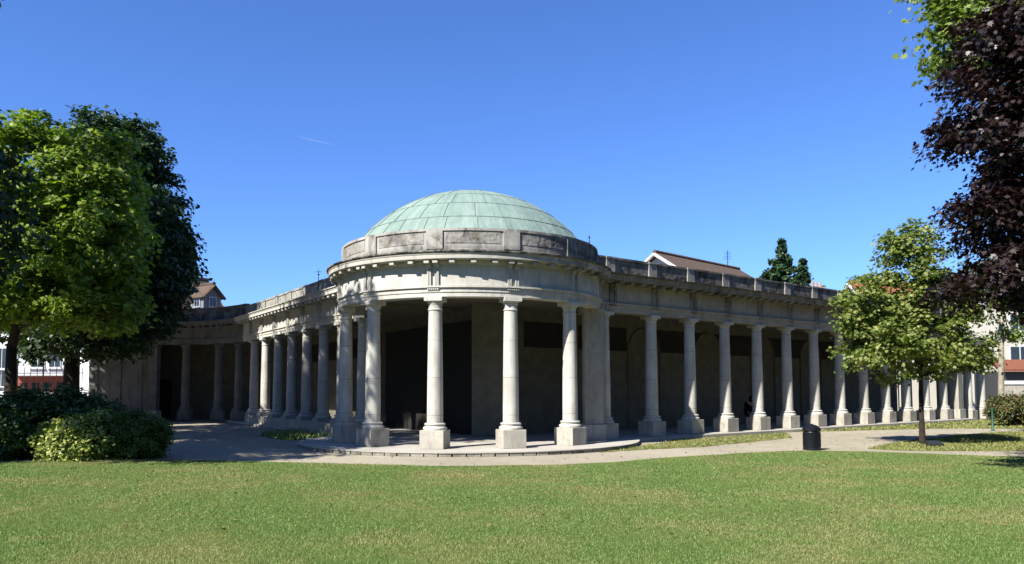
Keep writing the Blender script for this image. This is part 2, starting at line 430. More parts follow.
for a in RANG:                              # carved panels between the pedestals
    b = bmesh.new(); vs = []
    for i in range(13):
        t = a + 15 - 10.6 + 21.2 * i / 12; n = (math.cos(R(t)), math.sin(R(t)))
        vs.append([b.verts.new((CX + n[0] * r, CY + n[1] * r, z)) for r, z in ((RR + .09, 6.08), (RR + .112, 6.08), (RR + .112, ZPR - .12), (RR + .09, ZPR - .12))])
    for p, q in zip(vs, vs[1:]):
        for j in range(4): b.faces.new((p[j], p[(j + 1) % 4], q[(j + 1) % 4], q[j]))
    b.faces.new(vs[0]); b.faces.new(list(reversed(vs[-1])))
    obj('carved_panel', b, M['relief'], rot)
for a in RANG:
    if -175 < a < 10 :
        b = bmesh.new(); n = Vector((math.cos(R(a)), math.sin(R(a))))
        bracket_bm(b, CX + n.x * RR, CY + n.y * RR, n); obj('console', b, M['stone'], rot)
for a in (-161, -131, -101, -71, -41):
    column(rot, CX + RR * math.cos(R(a)), CY + RR * math.sin(R(a)), R(a))
# pier where the rotunda meets the wing
def pier(parent, x, y, w, d, rz, z0=PLAT, z1=ZA, mat='wing'):
    b = bmesh.new(); box(b, (x, y, (z0 + .53 + z1) / 2), (w, d, z1 - z0 - .53), rz)
    box(b, (x, y, z1 - .06), (w + .1, d + .1, .116), rz)
    o = obj('pier', b, M[mat], parent)
    b = bmesh.new(); box(b, (x, y, z0 + .265), (w + .16, d + .16, .526), rz); bev(obj('plinth', b, M['plinth'], o))
    return o
pier(rot, 2.78, 25.85, .60, .60, R(-11))
# dome: spherical cap of copper sheets laid in courses
DZ, DR, DC = 8.62, 4.86, 8.62 - 4.86
dome_rings = []
b = bmesh.new()
courses = [6.47, 7.05, 7.62, 8.08, 8.44, 8.59]
def drad(z): return math.sqrt(max(0, DR * DR - (z - DC) ** 2))
prof = []
for k in range(len(courses) - 1):
    z0, z1 = courses[k], courses[k + 1]
    for i in range(5):
        z = z0 + (z1 - z0) * i / 4; lip = .018 * (1 - i / 4)
        prof.append((drad(z) + lip, z))
prof.append((.35, 8.605)); prof.append((.02, 8.62))
lathe(b, prof, (CX, CY, 0), 128)
dome = obj('dome', b, M['copper'], rot, smooth=True)
b = bmesh.new()
rnd = random.Random(3)
for k in range(len(courses) - 1):
    z0, z1 = courses[k], courses[k + 1]; n = [30, 26, 22, 16, 8][k]; o0 = rnd.random() * 7
    for i in range(n):
        a = 2 * math.pi * (i + rnd.uniform(-.22, .22)) / n + o0
        pts = []
        for j in range(5):
            z = z0 + (z1 - z0) * j / 4; r = drad(z) + .012 + .018 * (1 - j / 4)
            pts.append((CX + r * math.cos(a), CY + r * math.sin(a), z))
        tube(b, pts, [.008] * 5, 4)
    if k:
        pts = [(CX + (drad(z0) + .012) * math.cos(2 * math.pi * i / 96), CY + (drad(z0) + .012) * math.sin(2 * math.pi * i / 96), z0 - .004) for i in range(97)]
        tube(b, pts, [.010] * 97, 4)
obj('seams', b, M['seam'], dome)
# ceiling disc and platform
b = bmesh.new(); prism(b, circ(RR - .2, 64), 4.96, 5.10); obj('ceiling', b, M['ceiling'], rot)
def platform_poly(r, n=96): return [(CX + r * math.cos(2 * math.pi * i / n), CY + r * math.sin(2 * math.pi * i / n)) for i in range(n)]
b = bmesh.new(); prism(b, platform_poly(5.72), .095, PLAT); o = obj('platform', b, M['paving'], rot)
b = bmesh.new()
for i in range(92):                         # rim of rough kerb blocks
    a = 2 * math.pi * i / 92; c = (CX + 5.60 * math.cos(a), CY + 5.60 * math.sin(a))
    box(b, (c[0], c[1], .045), (.18 + .03 * rnd.random(), 2 * math.pi * 5.6 / 92 * (.90 + .06 * rnd.random()), .098), a)
bev(obj('kerb_blocks', b, M['kerb'], rot), .012)

# ------------------------------------------------------------------ wings
def wing_entab(parent, path, ends=(0, 0), zp=6.45, mats=('wing', 'wing', 'parapet')):
    b = bmesh.new(); sweep(b, path, ARCH); obj('architrave', b, M[mats[0]], parent)
    b = bmesh.new(); sweep(b, path, FRZ); obj('frieze', b, M[mats[0]], parent)
    b = bmesh.new(); sweep(b, path, corn(5.80, .13))
    L = 0
    for p, q in zip(path, path[1:]):
        seg = (Vector(q) - Vector(p)).length; u = .27 - (L % .545)
        while u < seg - .05:
            if u > 0.05:
                c, d, n = frame_at(p, q, u); mutule(b, c.x, c.y, n, .20, .13)
            u += .545
        L += seg
    obj('cornice', b, M[mats[1]], parent)
    b = bmesh.new(); sweep(b, path, parap(zp)); return obj('parapet', b, M[mats[2]], parent)

DR_ = Vector((math.cos(R(38)), math.sin(R(38)))); P0 = Vector((3.38, 26.75)); SP = 2.18
NR = Vector((DR_.y, -DR_.x))               # outward (towards the lawn)
rw = thing('colonnade', (P0.x, P0.y, 0), 'long straight stone colonnade running away to the right of the dome', 'colonnade')
def wp(n, off=0, D=DR_, P=P0, N=NR): v = P + D * (n * SP) + N * off; return (v.x, v.y)
RWEND = 12.95
wing_entab(rw, [wp(-.35), wp(RWEND)], mats=('wing', 'cornice', 'parapet'))
for n in range(13): column(rw, *wp(n if n else -.12), R(38))
for n in range(0, 13):
    b = bmesh.new(); x, y = wp(n); bracket_bm(b, x, y, NR); obj('console', b, M['bracket'], rw)
    b = bmesh.new(); x, y = wp(n, .10); box(b, (x, y, 6.18), (.42, .10, .52), R(38)); box(b, (x, y, 6.42), (.46, .16, .06), R(38))
    obj('parapet_pedestal', b, M['pedestal'], rw)
pier(rw, *wp(12.72), .62, .62, R(38)); 
pier(rw, *wp(-.28, -.1), .55, .62, R(38))
for n in (13.45, 14.3): column(rw, *wp(n, .05), R(38), .02)
b = bmesh.new(); sweep(b, [wp(13.05), wp(14.6)], [(-.2, ZA - .1), (.2, ZA - .1), (.2, ZA + .35), (-.2, ZA + .35)]); obj('lintel', b, M['wing'], rw)
WO = 3.6                                    # depth of the gallery
# back wall of right wing with dark panels and blind arches
def backwall(parent, D, P, N, s0, s1, z1=5.8, th=.3, mat='wall_in'):
    b = bmesh.new()
    a = P + D * s0 - N * WO; c = P + D * s1 - N * WO
    poly = [a, c, c - N * th, a - N * th]
    prism(b, [(v.x, v.y) for v in poly], 0, z1); return obj('gallery_wall', b, M[mat], parent)
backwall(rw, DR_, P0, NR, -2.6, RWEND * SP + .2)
def band_panel(parent, D, P, N, s0, s1, z0, z1, arc0=True, arc1=True, mat='band'):
    """dark painted panel whose ends follow the round heads of the blind arches"""
    pts = []
    r = 1.05; n = 8
    def arc(s, sg):
        out = []
        for i in range(n + 1):
            t = math.pi / 2 * i / n * .92; out.append((s - sg * 0 + sg * (r * (1 - math.cos(t))) , z0 + r * math.sin(t)))
        return out
    left = [(s0 - (p[0] - s0), p[1]) for p in arc(s0, 1)] if arc0 else [(s0, z0), (s0, z1)]
    right = [(s1 + (p[0] - s1), p[1]) for p in arc(s1, 1)] if arc1 else [(s1, z0), (s1, z1)]
    left = [(s, min(z, z1)) for s, z in left]; right = [(s, min(z, z1)) for s, z in right]
    outline = right + list(reversed(left))
    b = bmesh.new(); base = P - N * WO
    fr = []; bk = []
    for s, z in outline:
        v = base + D * s + N * .02; fr.append(b.verts.new((v.x, v.y, z)))
        v = base + D * s - N * .01; bk.append(b.verts.new((v.x, v.y, z)))
    b.faces.new(fr); b.faces.new(list(reversed(bk))); m = len(fr)
    for i in range(m): b.faces.new((fr[i], fr[(i + 1) % m], bk[(i + 1) % m], bk[i]))
    return obj('painted_panel', b, M[mat], parent)
A0 = 5.75
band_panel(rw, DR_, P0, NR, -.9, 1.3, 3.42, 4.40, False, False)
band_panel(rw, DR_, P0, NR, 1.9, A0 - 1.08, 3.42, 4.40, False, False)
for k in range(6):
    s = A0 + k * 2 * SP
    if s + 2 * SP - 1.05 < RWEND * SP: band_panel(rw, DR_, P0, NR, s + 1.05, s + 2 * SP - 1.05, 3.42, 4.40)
    b = bmesh.new(); base = P0 - NR * WO + DR_ * s; pts = []
    for i in range(13):
        t = math.pi * i / 12; v = base + DR_ * (1.0 * math.cos(t)) + NR * .03; pts.append((v.x, v.y, 3.42 + 1.0 * math.sin(t)))
    v = base + DR_ * 1.0 + NR * .03; u = base - DR_ * 1.0 + NR * .03
    pts = [(v.x, v.y, .2)] + pts + [(u.x, u.y, .2)]
    tube(b, pts, [.035] * len(pts), 6); obj('arch_moulding', b, M['wall_in'], rw)
def slab(parent, D, P, N, s0, s1, o0, o1, z0, z1, mat, name):
    b = bmesh.new(); q = [P + D * s0 + N * o0, P + D * s1 + N * o0, P + D * s1 + N * o1, P + D * s0 + N * o1]
    prism(b, [(v.x, v.y) for v in q], z0, z1); return obj(name, b, M[mat], parent)
slab(rw, DR_, P0, NR, -2.4, RWEND * SP, -.25, -WO + .01, 4.85, 4.95, 'ceiling', 'ceiling')
slab(rw, DR_, P0, NR, .6, RWEND * SP, -.1, -WO - .3, 5.60, 5.79, 'roofing', 'roof')
slab(rw, DR_, P0, NR, .3, RWEND * SP + .25, .62, -WO, .02, PLAT - .002, 'paving', 'floor')
slab(rw, DR_, P0, NR, .3, RWEND * SP + .25, .80, .622, 0, PLAT - .004, 'paving', 'step')
b = bmesh.new()
q = wp(RWEND - .02); a = Vector(q); 
for s_ in (0.9, 2.9): 
    v = a - NR * s_; box(b, (v.x, v.y, 2.5), (.5, .4, 4.9), R(38))
v = a - NR * 1.9; box(b, (v.x, v.y, 4.2), (.3, 3.4, 1.3), R(38))
obj('end_wall', b, M['wing'], rw)

# left wing
AL = R(123.5); DL = Vector((math.cos(AL), math.sin(AL))); PL = Vector((-7.9, 32.2)); SL = 2.13
NL = Vector((-DL.y, DL.x))                 # outward: towards the courtyard on the left
lw = thing('colonnade', (PL.x, PL.y, 0), 'stone colonnade receding left of the dome, dappled by tree shade', 'colonnade')
def lp(n, off=0): v = PL + DL * (n * SL) + NL * off; return (v.x, v.y)
for n in range(-2, 6): column(lw, *lp(n), AL)
LP = [lp(5.75), lp(-1.75)]                 # travel back towards the rotunda so that right = courtyard
lpath = LP
wing_entab(lw, lpath, mats=('stone', 'stone', 'pedestal'))
for n in range(-1, 6):
    b = bmesh.new(); x, y = lp(n); bracket_bm(b, x, y, NL); obj('console', b, M['stone'], lw)
    b = bmesh.new(); x, y = lp(n, .10); box(b, (x, y, 6.18), (.42, .10, .52), AL); box(b, (x, y, 6.42), (.46, .16, .06), AL)
    obj('parapet_pedestal', b, M['pedestal'], lw)
NLw = NL
backwall(lw, DL, PL, NL, -7.6, 13.5)
slab(lw, DL, PL, NL, -5.4, 14.0, -.25, -WO + .01, 4.85, 4.95, 'ceiling', 'ceiling')
slab(lw, DL, PL, NL, -3.2, 14.0, -.1, -WO - .3, 5.60, 5.79, 'roofing', 'roof')
slab(lw, DL, PL, NL, -5.0, 14.0, .55, -WO, .02, PLAT - .002, 'paving', 'floor')
# low wall under the left columns
slab(lw, DL, PL, NL, -3.6, 5.2 * SL, .36, -.30, PLAT, .50, 'plinth', 'low_wall')
# dark doorway seen through the rotunda on the left gallery wall, chamfered corner pier
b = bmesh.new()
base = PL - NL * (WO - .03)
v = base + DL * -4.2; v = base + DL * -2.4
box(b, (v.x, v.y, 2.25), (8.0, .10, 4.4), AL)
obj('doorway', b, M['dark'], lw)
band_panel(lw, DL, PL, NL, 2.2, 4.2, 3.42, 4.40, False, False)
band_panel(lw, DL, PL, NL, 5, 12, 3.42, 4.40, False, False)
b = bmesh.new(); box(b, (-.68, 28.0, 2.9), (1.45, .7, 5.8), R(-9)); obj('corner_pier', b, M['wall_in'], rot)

# far curved end of the left wing
LC = [(-15.35, 43.2), (-16.95, 44.4), (-19.1, 45.0), (-21.0, 45.1)]
lf = thing('portico', (-19, 46, 0), 'shaded stone portico at the far end of the courtyard, curving left behind the trees', 'portico')
path = [(-24.7, 44.85), (-23.5, 45.0), (-21.0, 45.1), (-19.1, 45.0), (-17.6, 44.6), (-16.4, 44.0), (-15.2, 43.0), lp(5.75)]
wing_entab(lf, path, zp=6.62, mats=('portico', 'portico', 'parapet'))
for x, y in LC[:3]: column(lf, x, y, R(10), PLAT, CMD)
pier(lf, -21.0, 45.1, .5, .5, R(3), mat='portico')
b = bmesh.new()
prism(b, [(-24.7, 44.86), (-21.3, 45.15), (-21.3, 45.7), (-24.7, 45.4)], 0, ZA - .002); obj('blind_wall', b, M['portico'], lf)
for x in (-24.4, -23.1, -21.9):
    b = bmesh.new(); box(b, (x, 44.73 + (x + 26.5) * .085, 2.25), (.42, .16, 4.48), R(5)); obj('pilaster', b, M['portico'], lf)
b = bmesh.new(); prism(b, [(-23, 48.6), (-11.5, 48.6), (-11.5, 48.9), (-23, 48.9)], 0, 5.8); obj('gallery_wall', b, M['wall_in'], lf)
b = bmesh.new(); prism(b, [(-23, 45.3), (-19.1, 45.2), (-17.5, 44.8), (-15, 43.2), (-11.5, 45), (-11.5, 48.7), (-23, 48.7)], 5.0, 5.1); obj('ceiling', b, M['ceiling'], lf)
b = bmesh.new(); prism(b, [(-24.7, 45.2), (-23, 45.3), (-19.1, 45.2), (-17.5, 44.8), (-15, 43.2), (-11.5, 45), (-11.5, 48.9), (-24.7, 48.9)], 5.6, 5.78); obj('roof', b, M['roofing'], lf)
b = bmesh.new(); prism(b, [(-23.2, 45.7), (-22.9, 45.7), (-22.9, 48.7), (-23.2, 48.7)], 0, 5.6); obj('side_wall', b, M['wall_in'], lf)
b = bmesh.new(); box(b, (px(164, 48.4), 48.55, 1.25), (.95, .12, 2.5)); obj('door', b, M['dark'], lf)

# ------------------------------------------------------------------ ground
def sheet(name, poly, z, mat, thick=.0, kind='structure'):
    b = bmesh.new(); vs = [b.verts.new((x, y, z)) for x, y in poly]; b.faces.new(vs)
    if thick:
        r = bmesh.ops.extrude_face_region(b, geom=b.faces[:])
        for e in r['geom']:
            if isinstance(e, bmesh.types.BMVert): e.co.z -= thick
    bmesh.ops.triangulate(b, faces=b.faces[:])
    o = obj(name, b, mat); o['kind'] = kind; return o
sheet('ground', [(-600, -60), (600, -60), (600, 1200), (-600, 1200)], 0, M['gravel'])
def jit(poly, amp=.06, step=.45, seed=1):
    r = random.Random(seed); out = []
    for (a, c), (d, e) in zip(poly, poly[1:] + poly[:1]):
        L = math.hypot(d - a, e - c); k = max(1, min(60, int(L / step)))
        for i in range(k):
            out.append((a + (d - a) * i / k + r.uniform(-amp, amp), c + (e - c) * i / k + r.uniform(-amp, amp)))
    return out
edge = [(0, 462), (150, 459.5), (248, 461.5), (300, 463.3), (350, 464.5), (450, 467), (560, 466), (607, 464), (669, 459), (716, 456.3), (760, 453.8), (798, 452.6), (864, 453.5), (926, 456), (989, 458.5), (1024, 459.5)]
E = [gp(x, y) for x, y in edge]
lawn_poly = [(-60, -40), (-60, 19.6)] + E + [(60, 19.8), (60, -40)]
lawn_poly = jit(lawn_poly, .05, .4, 2) 
sheet('lawn', lawn_poly, .018, M['turf'], .05)
isl = [gp(x, y) for x, y in [(866, 450.5), (880, 447), (900, 443.5), (930, 440.5), (960, 437.5), (1000, 434.5), (1040, 433.5), (1300, 432), (1300, 452), (1040, 453.5), (960, 453), (920, 452.8), (890, 452)]]
sheet('grass_island', jit(isl, .06, .5, 4), .012, M['dry_turf'], .03)
far = [gp(x, y) for x, y in [(765, 434.5), (800, 433.8), (870, 432), (940, 430.5), (985, 431), (1060, 431.5), (1400, 431)]]
far = far + [(90, 60), (45, 52)] + [wp(14.6, .6), wp(12.95, .86), wp(5, .84)]
sheet('grass_verge', jit(far, .07, .6, 5), .012, M['dry_turf'], .03)
verge2 = [gp(x, y) for x, y in [(598, 453.5), (650, 450.5), (700, 448.2), (750, 443.5), (790, 439.5)]] + [wp(4.3, .84), wp(1.2, .84)] + [(4.0, 24.4)]
sheet('weedy_strip', jit(verge2, .08, .4, 6), .010, M['dry_turf'], .02)
lweed = [gp(x, y) for x, y in [(262, 436), (285, 440), (318, 441), (335, 437), (330, 433), (290, 431.5)]]
sheet('weed_patch', jit(lweed, .15, .4, 7), .010, M['turf'], .02)

# ------------------------------------------------------------------ foliage builder (numpy)
def leaf_mesh(name, cen, nrm, size, mat, shape='rhomb', parent=None, tipdir=None, sizevar=.35):
    """one face (or fan) per leaf; cen, nrm (N,3)"""
    N = len(cen)
    nrm = nrm / (np.linalg.norm(nrm, axis=1, keepdims=True) + 1e-9)
    t = RNG.normal(size=(N, 3)) if tipdir is None else tipdir + RNG.normal(size=(N, 3)) * .45
    t -= nrm * np.sum(t * nrm, axis=1, keepdims=True); t /= np.linalg.norm(t, axis=1, keepdims=True) + 1e-9
    u = np.cross(nrm, t)
    s = size * (1 + sizevar * RNG.uniform(-1, 1, N))
    if shape == 'rhomb': T = np.array([(-.5, 0, 0), (.05, -.36, .06), (.55, 0, -.06), (.05, .36, .06)])
    elif shape == 'lobed': T = np.array([(-.45, 0, 0), (-.22, -.42, .02), (.0, -.24, 0), (.25, -.42, -.02), (.2, -.14, 0), (.6, 0, -.05), (.2, .14, 0), (.25, .42, -.02), (.0, .24, 0), (-.22, .42, .02)])
    elif shape == 'tri': T = np.array([(-.5, 0, 0), (.5, -.16, 0), (.5, .16, 0)])
    k = len(T)
    V = cen[:, None, :] + s[:, None, None] * (T[None, :, 0:1] * t[:, None, :] + T[None, :, 1:2] * u[:, None, :] + T[None, :, 2:3] * nrm[:, None, :])
    me = bpy.data.meshes.new(name)
    me.vertices.add(N * k); me.vertices.foreach_set('co', V.astype(np.float32).ravel())
    me.loops.add(N * k); me.loops.foreach_set('vertex_index', np.arange(N * k, dtype=np.int32))
    me.polygons.add(N); me.polygons.foreach_set('loop_start', np.arange(0, N * k, k, dtype=np.int32))
    me.polygons.foreach_set('loop_total', np.full(N, k, np.int32))
    me.update(calc_edges=True); me.materials.append(mat)
    if parent: me.transform(Matrix.Translation(-wloc(parent)))
    o = bpy.data.objects.new(name, me); C.objects.link(o); o.parent = parent
    return o
def crown_points(blobs, n_clump, per, crad, flat=.55, inner=.45, seed=0, bumps=True):
    """clumps spread through the outer part of a union of ellipsoids"""
    rg = np.random.default_rng(seed); blobs = list(blobs)
    for c, r in list(blobs):
        for k in range(6 if bumps else 0):
            d = rg.normal(size=3); d /= np.linalg.norm(d); q = rg.uniform(.26, .42)
            blobs.append((tuple(np.array(c) + d * np.array(r) * (1.12 - q)), tuple(np.array(r) * q * np.array([1, 1, .8]))))
    vol = np.array([b[1][0] * b[1][1] * b[1][2] for b in blobs]) ** .75; vol /= vol.sum()
    cs = []; ds = []
    while len(cs) < n_clump:
        i = rg.choice(len(blobs), p=vol); c, r = np.array(blobs[i][0], float), np.array(blobs[i][1], float)
        d = rg.normal(size=3); d /= np.linalg.norm(d); q = inner + (1 - inner) * rg.random() ** .6
        q *= 1 + .10 * math.sin(d[0] * 7 + i) * math.cos(d[2] * 6 + d[1] * 5)
        p = c + d * r * q
        ok = True
        for j, (c2, r2) in enumerate(blobs):
            if j != i and np.sum(((p - np.array(c2)) / np.array(r2)) ** 2) < inner ** 2 * .8: ok = False; break
        if ok: cs.append(p); ds.append(d / r * r.mean())
    cs = np.array(cs); ds = np.array(ds)
    L = np.repeat(cs, per, 0); D = np.repeat(ds, per, 0); sz = np.repeat(rg.uniform(.55, 1.35, n_clump), per)[:, None]
    off = np.clip(rg.normal(size=L.shape), -1.7, 1.7) * np.array([1, 1, flat]) * crad * .55 * sz
    rr = np.hypot(off[:, 0], off[:, 1]); off[:, 2] -= .25 * rr ** 2 / crad   # clumps droop at their rim
    P = L + off
    Nn = D * .55 + np.array([0, 0, .75]) + rg.normal(size=P.shape) * .55
    tip = off + D * .4 * crad + np.array([0, 0, -.35 * crad]); tip /= np.linalg.norm(tip, axis=1, keepdims=True) + 1e-9
    return P, Nn, tip, cs
def tree(name, base, tr, fork, blobs, ncl, per, crad, leaf, lmat, bmat, label, cat='tree', group=None, shape='rhomb', seed=1, nlimb=14, flat=.55, inner=.45, lean=(0, 0), prune=False):
    root = thing(name, (base[0], base[1], 0), label, cat, group)
    P, Nn, tip, cs = crown_points(blobs, ncl, per, crad, flat, inner, seed)
    if prune:                               # twigs cut back on the open side of the crown
        k_ = ~((P[:, 0] / P[:, 1] * F + 512 > -12) & (HOR - (P[:, 2] - CH) / P[:, 1] * F < 84)); P, Nn, tip = P[k_], Nn[k_], tip[k_]
    r = random.Random(seed); b = bmesh.new()
    bx, by = base; fk = Vector((bx + lean[0], by + lean[1], fork))
    tube(b, [(bx, by, -.1), (bx, by, .15), (bx + lean[0] * .1, by + lean[1] * .1, .6), (bx + lean[0] * .5, by + lean[1] * .5, fork * .5), fk], [tr * 1.5, tr * 1.25, tr * 1.03, tr * .92, tr * .8], 12)
    top = max(q[0][2] + q[1][2] for q in blobs)
    cc = Vector(np.mean([q[0] for q in blobs], axis=0).tolist())
    lead = Vector((cc.x * .6 + fk.x * .4, cc.y * .6 + fk.y * .4, fork + (top - fork) * .75))
    tube(b, [fk - Vector((0, 0, .1)), (fk + lead) / 2 + Vector((.1, 0, 0)), lead], [tr * .8, tr * .5, tr * .12], 8)
    idx = list(range(len(cs))); r.shuffle(idx)
    for i in idx[:nlimb]:
        e = Vector(cs[i].tolist()); u = min(.85, max(0, (e.z - fork) / max(.1, lead.z - fork) * .65)) 
        s0 = fk.lerp(lead, u * .9) if e.z > fork else fk
        mid = s0.lerp(e, .5) + Vector((r.uniform(-.2, .2), r.uniform(-.2, .2), .12 * (e - s0).length))
        k = tr * .42 * (1 - u * .5)
        tube(b, [s0, s0.lerp(mid, .5) + Vector((0, 0, .05)), mid, e], [k, k * .8, k * .55, k * .15], 6)
    obj('trunk', b, M[bmat], root, smooth='all')
    leaf_mesh('crown', P, Nn, leaf, M[lmat], shape, root, tip)
    return root

# small green tree on the island
tx, tz = gp(920, 446.5)
tree('young_tree', (tx, tz), .085, 1.75,
     [((tx - .1, tz, 3.3), (2.25, 2.1, 1.35)), ((tx - 1.15, tz + .1, 4.6), (1.35, 1.3, 1.3)), ((tx + .6, tz, 4.6), (1.35, 1.3, 1.2)), ((tx - .15, tz, 5.9), (1.25, 1.2, 1.5)), ((tx + 1.5, tz, 2.9), (.9, .9, .6)), ((tx - 1.7, tz, 3.5), (.9, .9, 1.0))],
     560, 50, .36, .12, 'leaf_linden', 'bark_dark', 'young round-crowned green tree on the dry grass in front of the right colonnade', seed=5, nlimb=26, shape='lobed', flat=.5, inner=.3)

# trees on the left
tree('maple_tree', (px(11, 26.5), 26.5), .20, 3.4,
     [((-15.6, 26.5, 7.3), (2.6, 2.6, 3.3)), ((-13.9, 26.0, 6.9), (1.4, 1.8, 2.0)), ((-16.6, 26.3, 9.4), (1.9, 2, 2.0)), ((-14.6, 26.6, 9.5), (1.5, 1.7, 1.9)), ((-14.2, 26.4, 4.7), (1.5, 1.6, .9)), ((-17.5, 26.0, 5.2), (2.0, 2.0, 1.5))],
     1000, 44, .46, .18, 'leaf_bright', 'bark_dark', 'bright green maple tree, the sunlit crown at the left', seed=8, nlimb=20, shape='lobed', flat=.5)
tree('broadleaf_tree', (px(71, 31), 31), .30, 3.6,
     [((-15.9, 31, 7.4), (2.6, 2.7, 3.1)), ((-20.4, 33, 7.2), (2.5, 2.4, 2.7)), ((-14.5, 31, 6.8), (1.25, 2.0, 1.9)), ((-16.2, 31, 4.8), (2.5, 2.4, 1.3)), ((-15.0, 30.8, 5.6), (1.0, 1.4, 1.0)), ((-18.2, 30, 3.4), (.9, .8, 1.0)), ((-15.9, 30.4, 4.1), (1.5, 1.3, 1.0))],
     800, 56, .5, .19, 'leaf_dark', 'bark_dark', 'dark green tree on the thick trunk at the left end of the courtyard', seed=9, nlimb=20, flat=.55)
tree('broadleaf_tree', (px(74, 38), 38), .30, 5.0,
     [((-19.3, 38, 10.2), (2.8, 3.0, 4.6)), ((-20.3, 38, 13.4), (2.2, 2.4, 2.4)), ((-18.0, 38, 9.0), (1.6, 2.2, 2.8)), ((-19.2, 38.2, 13.6), (1.5, 1.8, 2.0))],
     900, 56, .6, .23, 'leaf_dark', 'bark_dark', 'tallest dark tree behind the maple, its crown against the sky', seed=19, nlimb=20, flat=.55)
T0B = [((-15.0, 14.4, 10.7), (2.7, 2.4, 2.5)), ((-17.4, 15.6, 12.2), (3.2, 3.0, 3.4)), ((-15.3, 20.4, 7.3), (2.1, 2.0, 2.7)), ((-16.9, 19.7, 9.6), (1.9, 1.9, 2.0)), ((-15.3, 23.5, 18.4), (2.7, 2.1, 2.0)), ((-15.8, 18.7, 15.8), (2.2, 2.2, 2.2)), ((-13.9, 15.1, 14.6), (2.0, 1.9, 2.9)), ((-18.1, 23.0, 17.3), (2.6, 2.4, 1.6)), ((-21.0, 25.8, 16.4), (2.6, 2.4, 1.8)), ((-19, 17.6, 6.5), (3.8, 2.8, 3.2))]
tree('broadleaf_tree', (-19.2, 17.6), .42, 5.2, T0B, 1250, 50, .7, .22, 'leaf_dark', 'bark_dark', 'tall dark tree at the left edge of the picture overhanging the shrubs', seed=10, nlimb=24, inner=.35, prune=True)
tree('broadleaf_tree', (-25.8, 39.6), .28, 3.8, [((-24.0, 39.8, 8.8), (5.2, 2.8, 5.0)), ((-20.2, 40.2, 8.8), (2.8, 2.2, 3.4)), ((-18.6, 40.3, 8.4), (1.5, 1.6, 2.6))], 1000, 54, .75, .25, 'leaf_dark', 'bark_dark', 'farthest dark tree at the left, in front of the railings', seed=15, nlimb=10)
# purple tree and the pale one behind it on the right
tree('purple_tree', (15.6, 15.6), .28, 3.0,
     [((9.75, 15.2, 4.0), (1.2, 1.3, .9)), ((13.4, 15.3, 6.2), (3.8, 3.0, 3.1)), ((12.15, 15.2, 8.6), (3.0, 2.6, 2.4)), ((15.8, 15.2, 9.8), (4.0, 3.0, 2.8)), ((10.65, 15.2, 5.2), (1.7, 1.6, 1.3)), ((10.55, 15.0, 7.2), (2.0, 2.0, 1.7)), ((12.0, 15.0, 4.2), (2.2, 1.6, 1.0))],
     1900, 90, .42, .115, 'leaf_purple', 'bark_dark', 'dark purple-leaved tree filling the upper right edge', seed=12, nlimb=34, shape='lobed', inner=.35)
tree('broadleaf_tree', (17.9, 23.5), .26, 5.5,
     [((16.6, 23, 13.8), (3.4, 3.2, 3.0)), ((14.9, 22.8, 13.2), (2.3, 2.2, 1.8)), ((18.3, 23, 11.2), (2.6, 3, 2.6)), ((13.7, 22.6, 12.1), (1.0, 1.1, .8))],
     420, 50, .6, .2, 'leaf_pale', 'bark', 'pale yellow-green tree behind the purple tree at the top', seed=13, nlimb=18, shape='lobed')

def bush(name, c, r, ncl, per, crad, leaf, mat, label, group=None, seed=1, stems=6, inner=.5, blobs=None):
    root = thing(name, (c[0], c[1], 0), label, 'shrub', group)
    bl = blobs or [(c, r)]
    P, Nn, tip, cs = crown_points(bl, ncl, per, crad, .7, inner, seed, False)
    P[:, 2] = np.maximum(P[:, 2], .03)
    leaf_mesh('foliage', P, Nn, leaf, M[mat], 'rhomb', root, tip)
    b = bmesh.new(); rr = random.Random(seed)
    for i in range(stems):
        e = cs[rr.randrange(len(cs))]; tube(b, [(c[0] + rr.uniform(-.1, .1), c[1] + rr.uniform(-.1, .1), -.02), ((c[0] + e[0]) / 2, (c[1] + e[1]) / 2, e[2] * .6), tuple(e)], [.03, .02, .008], 5)
    obj('stems', b, M['bark_dark'], root)
    return root
bush('round_bush', (px(136, 20.6), 20.6, .62), (.92, .85, .66), 420, 60, .17, .06, 'leaf_box', 'rounded green bush at the right end of the shrub bed', seed=21)
bush('variegated_shrub', (px(84, 20.2), 20.2, .55), (1.15, .7, .7), 240, 50, .22, .085, 'leaf_gold', 'yellow-flecked shrub with lit leaves between the dark shrub and round bush', seed=22)
bush('laurel_shrub', (px(55, 21.4), 21.4, .95), (1.9, 1.0, .98), 420, 48, .28, .10, 'leaf_shrub', 'wide dark glossy shrub behind the yellow-flecked one', seed=23)
bush('laurel_shrub', (px(5, 20.6), 20.6, .85), (1.6, 1.0, .98), 360, 48, .28, .10, 'leaf_shrub', 'dark glossy shrub at the far left end of the shrub bed', seed=24)
bush('hedge', (px(1016, 37), 37, .85), (1.5, .9, .8), 220, 40, .25, .10, 'leaf_hedge', 'clipped hedge with reddish tips beside the green post', seed=25)

